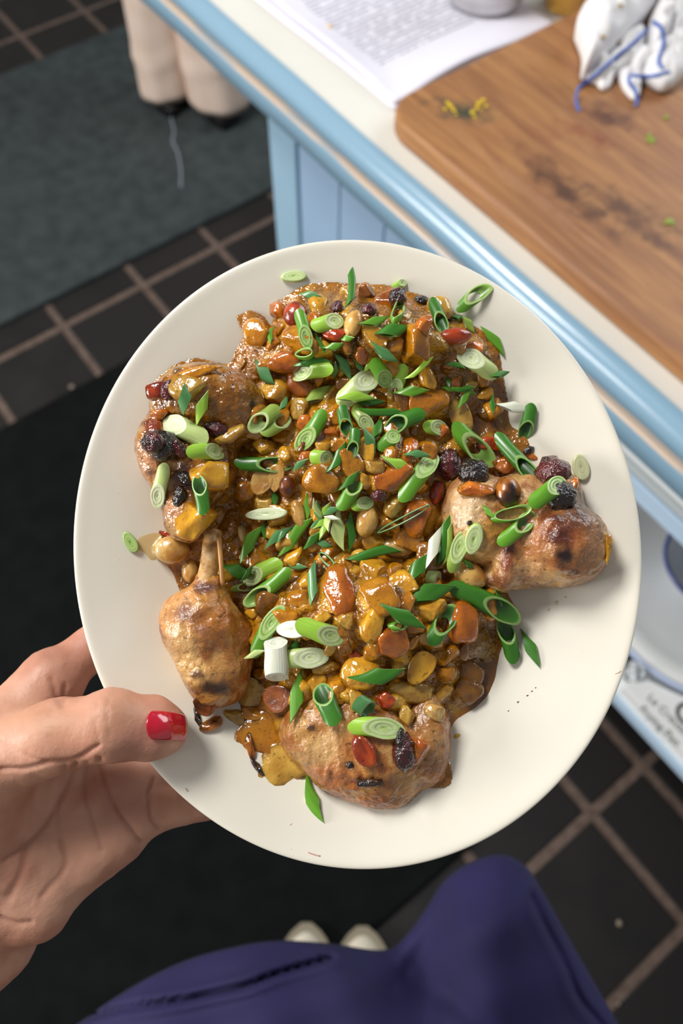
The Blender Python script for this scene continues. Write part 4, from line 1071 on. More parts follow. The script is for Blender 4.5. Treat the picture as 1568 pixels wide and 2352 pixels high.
chicken(f_c, cm - [45, 36, 22], cm + [45, 36, 28], 'chicken_thigh', 'browned chicken thigh overhanging the right side of the plate', c_c, 0.8)
# upper-left thigh, coated in sauce
def f_d(f):
    f.ell(pm(485, 915, 14), (22, 14, 17), -0.2, 5); f.ell(pm(362, 1035, 15), (8.5, 15, 12), 0.1, 4); f.ell(pm(432, 1185, 13), (9.5, 11, 12), 0, 4)
    f.ell(pm(455, 1060, 11), (17, 19, 14), 0, 5); f.ell(pm(545, 965, 11), (13, 11, 13), 0, 5); f.ell(pm(400, 930, 13), (10, 9, 12), 0, 4); f.ell(pm(400, 1120, 13), (8, 10, 10), 0, 4)
def c_d(V, x, y):
    c = roast(V, 'a86a10', '84500a', '583208', 33)
    return patches(c, x, y, V, [(340, 1060, 40, 60, 'cf9468', .9), (355, 980, 30, 30, '8a2f1c', .85), (345, 1085, 14, 16, '4a2a22', .8), (400, 1180, 25, 40, 'd09468', .7), (420, 1100, 30, 50, '4a1d10', .8), (520, 930, 110, 85, '8a540a', .9), (580, 935, 10, 18, '1c1410', .95), (560, 860, 50, 20, '9a6a50', .5), (450, 1120, 50, 50, '6b3e14', .7)], 4)
cm = pm(460, 1020, 12)
chicken(f_d, cm - [36, 46, 20], cm + [36, 46, 26], 'chicken_thigh', 'sauce-coated chicken thigh at the left of the plate under charred berries', c_d, 0.7, m=M_sauce)

# ------------------------------------------------------------------ chunks, nuts and berries
_bm = bmesh.new(); bmesh.ops.create_icosphere(_bm, subdivisions=3, radius=1.0)
ICO_V = np.array([v.co[:] for v in _bm.verts]); ICO_F = [tuple(v.index for v in f.verts) for f in _bm.faces]; _bm.free()
PAL = {'amber': ('c98612', 'a8660a'), 'yellow': ('dca42a', 'c0841a'), 'pale': ('cfa648', 'b0822c'), 'brown': ('9a6416', '70440c'), 'orange': ('cf7416', 'a8500c'), 'red': ('b5400f', '7a2008'), 'tan': ('d8ac5e', 'b98036'),
       'berry': ('5a1012', '22090b'), 'black': ('241513', '120b0b'), 'chestnut': ('9a5426', '5f2c12'), 'char': ('c0701c', '2a120a'), 'cream': ('dfc283', 'c49a52')}
def chunk_mesh(name, kind, rx, ry, rz, pal, seed, char=0.0):
    r = np.random.default_rng(seed); D = ICO_V.copy()
    if kind == 'dice':
        e = 3.4; q = (np.abs(D) ** e).sum(1) ** (1 / e); V = D / q[:, None]
        V = V * (1 + 0.22 * r.uniform(-1, 1, 3)[None, :] * V[:, [1, 2, 0]])
    elif kind == 'nut':
        V = D * (1 - 0.16 * np.clip(D[:, :1], 0, 1) ** 3 * 0) ; V[:, 1:] *= (1 - 0.22 * np.clip(D[:, 0], -0.2, 1) ** 2)[:, None]
    elif kind == 'half':
        V = D.copy(); V[:, 2] = np.where(V[:, 2] > 0.15, 0.15 - 0.12 * (1 - np.hypot(V[:, 0], V[:, 1])), V[:, 2])
        V[:, 1] += 0.25 * V[:, 0] ** 2
    elif kind == 'petal':
        e = 3.2; q = (np.abs(D) ** e).sum(1) ** (1 / e); V = D / q[:, None]
        V[:, 2] = V[:, 2] * 0.8 - 0.75 * (V[:, 1] ** 2) + 0.35 - 0.3 * V[:, 0] ** 2 * r.uniform(-1, 1)
    elif kind == 'fan':
        V = D.copy(); th = np.arctan2(D[:, 1], D[:, 0]); rad = np.hypot(D[:, 0], D[:, 1])
        V[:, :2] *= (1 + 0.07 * np.sin(th * 3 + seed) + 0.05 * np.sin(th * 8 + seed * 2) + 0.10 * (fbm(D * 1.0 + seed, 2.6, 3, seed) - 0.5))[:, None]
        V[:, 2] = V[:, 2] * 0.7 + 0.55 * rad * np.sin(3.2 * th + seed) * 0.5 + 0.34 * np.sin(D[:, 0] * 11 + D[:, 1] * 4 * (1 + D[:, 0])) * (0.4 + rad) * 0.6
    elif kind == 'berry':
        V = D * (0.82 + 0.42 * fbm(D + seed, 1.7, 3, seed))[:, None]
        V -= D * (0.12 * np.abs(np.sin(6 * fbm(D + seed, 1.2, 2, seed + 3) * 6)))[:, None]
    else:                                              # shard: cut by random planes
        V = D.copy()
        for k in range(9):
            n = r.normal(size=3); n /= np.linalg.norm(n); lim = r.uniform(0.5, 0.8)
            over = np.clip(V @ n - lim, 0, None); V -= n[None] * over[:, None]
    if kind in ('dice', 'petal'):
        for k in range(7):
            n = r.normal(size=3); n /= np.linalg.norm(n); lim = r.uniform(0.55, 0.9)
            over = np.clip(V @ n - lim, 0, None); V -= n[None] * over[:, None]
    V = V + D * ((fbm(D * 1.3 + seed, 1.4, 3, seed + 1) - 0.5) * {'nut': 0.10, 'dice': 0.16, 'petal': 0.18, 'shard': 0.16}.get(kind, 0.30))[:, None]
    if kind in ('dice', 'petal', 'shard', 'fan'): V = V + D * ((fbm(D + seed, 4.2, 3, seed + 12) - 0.5) * 0.12)[:, None]
    V = V * np.array([rx, ry, rz])
    a, b = PAL[pal]
    c = mixc(np.tile(lin(a), (len(V), 1)), lin(b), sstep(0.35, 0.7, fbm(D + seed * 1.7, 1.6, 4, seed + 2)))
    j = 1 + 0.16 * (r.random() - 0.5) * 2; c = c * j
    if kind == 'fan':
        c = mixc(c, lin('7a4216'), 0.8 * sstep(0.72, 1.0, rad + (fbm(D + seed, 2.5, 3, seed) - 0.5) * 0.5))
    if kind in ('dice', 'petal', 'shard'):
        c = mixc(c, lin('8a5610'), 0.5 * sstep(0.55, 0.75, fbm(D + seed, 3.5, 3, seed + 31)))
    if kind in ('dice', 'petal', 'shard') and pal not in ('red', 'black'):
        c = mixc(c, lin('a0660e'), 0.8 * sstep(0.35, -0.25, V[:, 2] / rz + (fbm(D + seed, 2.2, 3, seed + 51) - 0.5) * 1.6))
    if char > 0:
        c = mixc(c, lin('26120b'), char * sstep(0.50, 0.62, fbm(D + seed * 0.7, 1.1, 4, seed + 8)))
    return V, c
def slopefix(nrm):
    n = np.array(nrm, float)
    if n[2] < 0: n = -n
    n = n * 0.6 + np.array([0, 0, 0.8]); return n / np.linalg.norm(n)
def frame_from(n, ang):
    a = np.array([math.cos(ang), math.sin(ang), 0]); a -= n * (a @ n); a /= np.linalg.norm(a)
    return np.stack([a, np.cross(n, a), n], 1)
CHUNKS = []
def chunk(x, y, rx, ry, rot, kind, pal, name, label, cat, group=None, rz=None, char=0.0, up=0.3, seed=None, follow=True, dw=0.0):
    """x, y, rx, ry in photograph pixels"""
    seed = seed if seed is not None else int(x * 7 + y * 3) % 9973
    ax, ay = rx * PXM, ry * PXM; az = (rz * PXM) if rz else min(ax, ay) * 0.85
    p, nr = hit(x, y)
    n = slopefix(nr) if follow else np.array([0, 0, 1.0])
    w = p[2] + az * up + dw
    p = pl(x, y, w)
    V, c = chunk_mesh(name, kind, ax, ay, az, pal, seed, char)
    R = frame_from(n, -math.radians(rot))
    L = Matrix.Translation(Vector(p)) @ Matrix(R.tolist()).to_4x4()
    m = M_nut if kind in ('nut', 'half') else (M_berry if pal in ('berry', 'black') else M_chunk)
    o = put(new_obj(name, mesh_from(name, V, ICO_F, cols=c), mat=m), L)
    tag(o, label, cat, group)
    solid(V @ R.T + p, ICO_F)
    CHUNKS.append((x, y, max(rx, ry)))
    return o
for t in NUTS:
    x, y, rx, ry, rot, kind, pal, name, label, cat, ch = t
    rz = None
    if kind in ('petal', 'fan'): rz = max(9, min(rx, ry) * (0.42 if kind == 'petal' else 0.26))
    up = 0.35 if kind in ('nut', 'berry', 'half') else 0.22
    chunk(x, y, rx, ry, rot, kind, pal, name, label, cat, rz=rz, char=ch, up=up)
# the many look-alike glazed chunks between them
MARKS = [('the drumstick bone', 487, 1290), ('the drumstick', 465, 1470), ('the bottom thigh', 850, 1760), ('the right thigh', 1270, 1250), ('the yellow squash cube', 488, 1085), ('the big black berry', 370, 1024),
         ('the orange-red hazelnut', 678, 722), ('the largest red berry', 1270, 1082), ('the red nail', 385, 1668), ('the round tan hazelnut', 395, 1263), ('the red-brown nut', 660, 1118), ('the white scallion chunk', 635, 1518),
         ('the white scallion sliver', 998, 1255), ('the purple berry', 870, 1138), ('the half-moon nut', 965, 1535), ('the frayed scallion tuft', 742, 1190), ('the bright orange cube', 960, 1192), ('the orange-red almond', 1046, 772),
         ('the pale tan hazelnut', 811, 743), ('the large amber chunk', 872, 1372), ('the top rim', 800, 560), ('the sauce pool edge at right', 1150, 1540), ('the wrinkled black berry', 1086, 1085), ('the upright strip', 805, 660)]
USED = set()
def near_label(base, x, y, tilt=''):
    """a label that says which one: by its look, then by the named things it lies beside"""
    base = ' '.join(base.split())
    near = sorted(MARKS, key=lambda m: math.hypot(m[1] - x, m[2] - y))
    def rel(m):
        dx, dy = x - m[1], y - m[2]; d = math.hypot(dx, dy)
        far = 'well ' if d > 110 else ('just ' if d < 55 else '')
        if d < 18: return 'on ' + m[0]
        if abs(dx) > 2.2 * abs(dy): return far + ('right of ' if dx > 0 else 'left of ') + m[0]
        if abs(dy) > 2.2 * abs(dx): return far + ('below ' if dy > 0 else 'above ') + m[0]
        return far + ('below right of ' if dx > 0 and dy > 0 else 'below left of ' if dy > 0 else 'above right of ' if dx > 0 else 'above left of ') + m[0]
    cand = [f'{base} {t} {rel(near[i])}' for i in range(3) for t in ('', tilt)]
    cand += [f'{base} {rel(near[i])} and {rel(near[j])}' for i in range(6) for j in range(i + 1, 7)]
    for s in cand:
        s = ' '.join(s.split())
        if s not in USED and len(s.split()) <= 16: USED.add(s); return s
    return ' '.join(cand[0].split())
PNAME = {'amber': 'amber', 'yellow': 'golden yellow', 'pale': 'pale yellow', 'brown': 'brown', 'orange': 'orange'}
SNAME = {'dice': 'onion cube', 'petal': 'onion petal', 'shard': 'onion shard'}
for k, (x, y, s, ry, rot) in enumerate(FILLPOS):
    pal = rr_.choice(['amber', 'amber', 'amber', 'yellow', 'yellow', 'pale', 'brown', 'orange'])
    kind = rr_.choice(['dice', 'dice', 'petal', 'petal', 'shard'])
    chunk(x, y, s, ry, rot, kind, pal, 'onion_chunk', near_label(('large' if s > 30 else 'small' if s < 23 else '') + ' ' + PNAME[pal] + ' glazed ' + SNAME[kind], x, y), 'onion', 'stewed onion chunks',
          rz=max(9, ry * (0.5 if kind == 'petal' else 0.8)), up=rr_.uniform(-0.30, 0.15), seed=1000 + k)
print('filler chunks', len(FILLPOS))
# splashes on the rim
def splash(spots, name, label, col, m=None):
    bm = bmesh.new()
    for x, y, rx, ry in spots:
        p, n = hit(x, y); g = bmesh.ops.create_icosphere(bm, subdivisions=2, radius=1)
        for v in g['verts']: v.co = Vector((v.co.x * rx * PXM, v.co.y * ry * PXM, v.co.z * min(rx, ry) * PXM * 0.18)) + Vector(p)
    me = bpy.data.meshes.new(name); bm.to_mesh(me); bm.free()
    for pz in me.polygons: pz.use_smooth = True
    o = put(new_obj(name, me, mat=m or mat(name, lin(col), 0.25, **{'Coat Weight': 0.5, 'Alpha': 1.0}))); tag(o, label, 'sauce', kind='stuff')
def smear(poly, name, label, col, th=0.0005):
    P = spline(poly + [poly[0]], 48)[:-1]; c0 = P.mean(0); V = []; F = []; R = 6; n = len(P)
    for r in range(R):
        t = 1 - r / R
        for q in P:
            w = c0 + (q - c0) * t
            V.append(hit(*w)[0] + np.array([0, 0, th * math.sqrt(1 - t * t) - 0.00005]))
    V.append(hit(*c0)[0] + np.array([0, 0, th]))
    for r in range(R - 1):
        F += [(r * n + k, (r + 1) * n + k, (r + 1) * n + (k + 1) % n, r * n + (k + 1) % n) for k in range(n)]
    F += [((R - 1) * n + k, R * n, (R - 1) * n + (k + 1) % n) for k in range(n)]
    o = put(new_obj(name, mesh_from(name, V, F), mat=mat(name, lin(col), 0.2, **{'Coat Weight': 0.6}))); tag(o, label, 'sauce', kind='stuff')
smear([(310, 1258), (318, 1236), (340, 1226), (366, 1224), (372, 1250), (366, 1282), (348, 1288), (332, 1272)], 'sauce_smear', 'thin ochre sauce smear on the rim by the green slice at left', 'd6bb84', 0.0003)
splash([(1051, 1692, 9, 7)], 'sauce_drop', 'single yellow oil drop on the plate right of the bottom thigh', 'c9a83c')
splash([(1190, 1613, 3.5, 2.5), (1212, 1598, 4, 2), (1222, 1588, 3, 2), (1168, 1633, 3, 1.5), (1230, 1580, 2, 2)], 'sauce_specks', 'line of brown specks on the lower right of the plate', '8a6a3c')
splash([(1280, 1385, 8, 5), (1262, 1400, 6, 3), (1300, 1372, 5, 3)], 'oil_spots', 'faint greenish oil spots on the plate below the right thigh', 'd6d3b4')
# ------------------------------------------------------------------ scallions
M_sc = mat('scallion', lin('5a9a2c'), 0.34, **{'Coat Weight': 0.25, 'Coat Roughness': 0.15, 'Subsurface Weight': 0.0})
_n = N(M_sc); _a = _n.attr()
_st = _n.noise(_n.coords((60, 1500, 1500)), 1.0, 2, 0.5)
_n.color(_n.mix(0.4, _a, _n.mix(1.0, _a, _n.ramp(_st, [(0.3, (0.6, 0.66, 0.5)), (0.7, (1.0, 1.0, 1.0))]), 'MULTIPLY')))
_n.bump(_st, 0.25, 0.0004)
#        skin, skin dark end, cut rim, inside
SCOL = {'d': ('3f8020', '285c1c', '98bc6c', '3f7826'), 'm': ('68a426', '468424', 'bcd888', '8cba50'), 'l': ('a6d448', '8cc23e', 'd6e8aa', 'bcd880'),
        'p': ('d2e496', 'b8d66c', 'eaf2cc', 'dcebb4'), 'q': ('c9cc96', 'b8bf84', 'd6d6aa', 'cdd0a0'), 'w': ('f0f2e2', 'e8ecd2', 'f6f6ec', 'eceedc'), 'b': ('5f9a5c', '477f4c', '9cbf8c', '548a54'), 'o': ('9cb84e', '7f9f44', 'c8d89a', 'a6bf6c')}
def sc_geo(kind, L, wd, col, rs, cut=0.55, flat=0.75, face=1):
    """returns verts, faces, colours in a frame: x along, y across, z up (metres)"""
    sk, sd, rim, ins = (lin(c) for c in SCOL[col])
    V, F, C = [], [], []
    def ringband(rings, cols):
        b = len(V); n = len(rings[0])
        for r, c in zip(rings, cols):
            for k in range(n): V.append(r[k]); C.append(c[k] if np.ndim(c) == 2 else c)
        for i in range(len(rings) - 1):
            for k in range(n):
                F.append((b + i * n + k, b + (i + 1) * n + k, b + (i + 1) * n + (k + 1) % n, b + i * n + (k + 1) % n))
    n = 20; ph = np.arange(n) * 2 * math.pi / n
    if kind in ('t', 's', 'h'):
        ry = wd / 2; rz = ry * flat
        if kind == 's': rz = min(ry * 0.45, 0.0013)
        cu = min(cut * L, 0.92 * L)
        if kind == 's': cu = min(0.5 * L, wd * 1.7)
        if kind == 't': cu = min(cu, wd * 2.4)
        up = (1 + np.sin(ph)) / 2
        x1 = L / 2 - cu * up                            # this end shows its cut face upwards
        x0 = -L / 2 + cu * (1 - up)
        if kind == 's':                                 # leafy sliver: both ends run to a point sideways
            sidew = (1 + np.cos(ph)) / 2
            x1 = L / 2 - cu * sidew; x0 = -L / 2 + cu * (1 - sidew)
        if kind == 'h':                                 # both cut faces up
            x0 = -L / 2 + cu * 0.8 * up; x1 = L / 2 - cu * 0.8 * up
            x1 = np.maximum(x1, x0 + 0.05 * L)
        bend = rs.uniform(-1, 1) * (0.10 if kind == 's' else 0.05) * L; arch = rs.uniform(0.0, 0.05) * L
        tw = rs.uniform(-0.25, 0.25)
        solidin = col in 'pwl' or (col in 'mo' and rs.random() < 0.45)
        th = 0.24 if col in 'lom' else (0.28 if col in 'pw' else 0.21)
        def pts(t, k, x0=x0, x1=x1):
            w_ = (1 + k * np.sin(ph)) / 2 if kind != 's' else (1 + k * np.cos(ph)) / 2
            if kind == 'h': a0 = -L / 2 + cu * 0.8 * w_; a1 = np.maximum(L / 2 - cu * 0.8 * w_, a0 + 0.05 * L)
            else: a0 = -L / 2 + cu * (1 - w_); a1 = L / 2 - cu * w_
            x = a0 + (a1 - a0) * t
            sx = x / L
            y = ry * k * np.cos(ph); z = rz * k * np.sin(ph)
            a = tw * sx; y, z = y * np.cos(a) - z * np.sin(a) * 0.5, z + y * np.sin(a) * 0.5
            wr = 1 + 0.05 * np.sin(9 * sx + ph * 2)
            return np.stack([x, y * wr + bend * (4 * sx * sx - 0.5), z * wr - arch * 4 * sx * sx], 1)
        g = np.linspace(0, 1, 9)
        outer = [pts(t, 1.0) for t in g]
        ocol = []
        for t in g:
            st = 0.5 + 0.5 * np.sin(ph * 5 + rs.uniform(0, 1)); base = sk[None] * (1 - t * 0.0) + 0 * st[:, None]
            q_ = (0.45 * st * (0.3 + 0.7 * t))[:, None]; ocol.append(base * (1 - q_) + sd[None] * q_)
        k2 = 1 - th if kind != 's' else 0.6
        e1 = [outer[-1], pts(1.0, (1 + k2) / 2) + np.array([0.0002, 0, 0.0001]), pts(1.0, k2)]
        e0 = [outer[0], pts(0.0, (1 + k2) / 2), pts(0.0, k2)]
        ringband(outer, ocol)
        ringband(e1, [rim, rim, ins]); ringband(e0[::-1], [ins, rim, rim])
        if solidin and kind != 's':
            for tt, sgn in ((1.0, 1), (0.0, -1)):
                R = []; CC = []
                for kk, dz, cc in ((k2, 0, ins), (k2 * 0.93, -.00004, ins * 0.95), (k2 * 0.86, .0000, rim), (k2 * 0.58, .0001, rim * 0.95), (k2 * 0.52, -.00005, ins * 0.9), (k2 * 0.45, 0, rim), (k2 * 0.15, -.0002, ins), (0.001, -.0003, ins * 0.85)):
                    p = pts(tt, kk); p = p + np.array([sgn * dz, 0, dz]); R.append(p); CC.append(cc)
                ringband(R if sgn > 0 else R[::-1], CC if sgn > 0 else CC[::-1])
        else:
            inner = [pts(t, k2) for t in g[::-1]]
            dk = [ins * (0.45 + 0.55 * max(abs(2 * t - 1) ** 1.5, 0.0)) for t in g[::-1]]  # shade inside the hollow painted in: inner wall darkens towards the middle
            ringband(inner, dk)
    elif kind == 'e':                                   # flat oval slice with onion rings
        ry, rx, H = wd / 2, L / 2, min(0.0022, wd * 0.35)
        R, CC = [], []
        for k, z, c in ((0.01, 0, ins), (0.9, 0, ins), (1.0, 0.3, sk), (1.02, 0.7, sk), (0.97, 1.0, rim), (0.80, 0.98, rim), (0.74, 0.97, ins * 0.92), (0.68, 0.98, rim), (0.48, 0.98, rim), (0.42, 0.965, ins * 0.9), (0.36, 0.98, rim), (0.15, 0.9, ins), (0.01, 0.8, ins * 0.8)):
            R.append(np.stack([rx * k * np.cos(ph), ry * k * np.sin(ph) * (1 + 0.08 * np.cos(ph)), np.full(n, z * H) - H / 2], 1)); CC.append(c)
        ringband(R, CC)
    elif kind == 'r':                                   # open ring cut from a leaf
        n = 28; ph = np.arange(n) * 2 * math.pi / n
        ry, rx, H, T = wd / 2, L / 2, wd * 0.42 + 0.0008, 0.0006
        R, CC = [], []
        wob_ = 1 + 0.10 * np.sin(2 * ph + rs.uniform(0, 6)) + 0.05 * np.sin(3 * ph)
        for k, z, c in ((0, 0, sk), (0, 1, sk), (1, 1, rim), (1, 0, ins), (0, 0, sk)):
            R.append(np.stack([(rx - k * T) * np.cos(ph) * wob_ + z * H * 0.5, (ry - k * T) * np.sin(ph) * wob_, z * H - H / 2 + 0.0006 * np.sin(2 * ph)], 1)); CC.append(c)
        ringband(R, CC)
    return np.array(V), F, np.array(C)

CNAME = {'d': 'dark green', 'm': 'mid green', 'l': 'lime green', 'p': 'pale green', 'q': 'translucent pale', 'w': 'white', 'b': 'blue-green', 'o': 'olive green'}
KNAME = {'t': 'scallion tube', 's': 'scallion strip', 'h': 'scallion slice', 'e': 'scallion disc', 'r': 'scallion ring'}
def sc_label(x0, y0, x1, y1, wd, kind, col):
    L = math.hypot(x1 - x0, y1 - y0); ang = math.degrees(math.atan2(-(y1 - y0), x1 - x0)) % 180
    tilt = 'lying level' if ang < 15 or ang > 165 else ('lying upright' if 70 < ang < 110 else ('rising to the right' if ang < 90 else 'falling to the right'))
    if kind in 'er': tilt = ''
    size = 'short' if L < 55 else ('long' if L > 95 else '')
    return near_label(' '.join((size, CNAME[col], KNAME[kind])), (x0 + x1) / 2, (y0 + y1) / 2, tilt)
def scallion(x0, y0, x1, y1, wd, kind, col, lift=0.0, cut=0.55, flat=0.64, roll=0, label=None, flip=1, follow=1.0):
    rs = random.Random(int(x0 * 13 + y0 * 7 + x1))
    wm = wd * PXM
    rz = wm / 2 * flat if kind in 'th' else (0.0009 if kind == 's' else 0.0010 if kind == 'e' else wm * 0.22)
    hs = []
    for t in (0.04, 0.14, 0.26, 0.38, 0.5, 0.62, 0.74, 0.86, 0.96):
        hs.append(hit(x0 + (x1 - x0) * t, y0 + (y1 - y0) * t)[0][2])
    hm = sorted(hs[1:8])[-2]
    a = max(hs[0], hm - 0.004 - 0.05 * abs(hm)); b = max(hs[8], hm - 0.004)
    a = min(a, hm + 0.005); b = min(b, hm + 0.005)
    a = hm + (a - hm) * follow; b = hm + (b - hm) * follow
    mid = (a + b) / 2
    if mid < hm - 0.0008: a += hm - 0.0008 - mid; b += hm - 0.0008 - mid
    dz = rz * 0.78 + lift / 1000
    A, B = pl(x0, y0, a + dz), pl(x1, y1, b + dz)
    X = B - A; L = float(np.linalg.norm(X)); X /= L
    up = np.array([0, 0, 1.0]); Y = np.cross(up, X); Y /= np.linalg.norm(Y); Z = np.cross(X, Y)
    if roll:
        cr_, sr_ = math.cos(math.radians(roll)), math.sin(math.radians(roll)); Y, Z = Y * cr_ + Z * sr_, Z * cr_ - Y * sr_
    V, F, C = sc_geo(kind, L, wm, col, rs, cut, flat)
    R = np.stack([X, Y, Z], 1); c = (A + B) / 2
    nm = {'t': 'scallion_tube', 's': 'scallion_strip', 'h': 'scallion_slice', 'e': 'scallion_disc', 'r': 'scallion_ring'}[kind]
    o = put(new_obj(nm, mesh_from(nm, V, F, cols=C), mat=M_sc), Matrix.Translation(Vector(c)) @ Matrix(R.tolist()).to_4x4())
    tag(o, label or sc_label(x0, y0, x1, y1, wd, kind, col), 'scallion', 'sliced scallions')
    solid(V @ R.T + c, F)
    return o
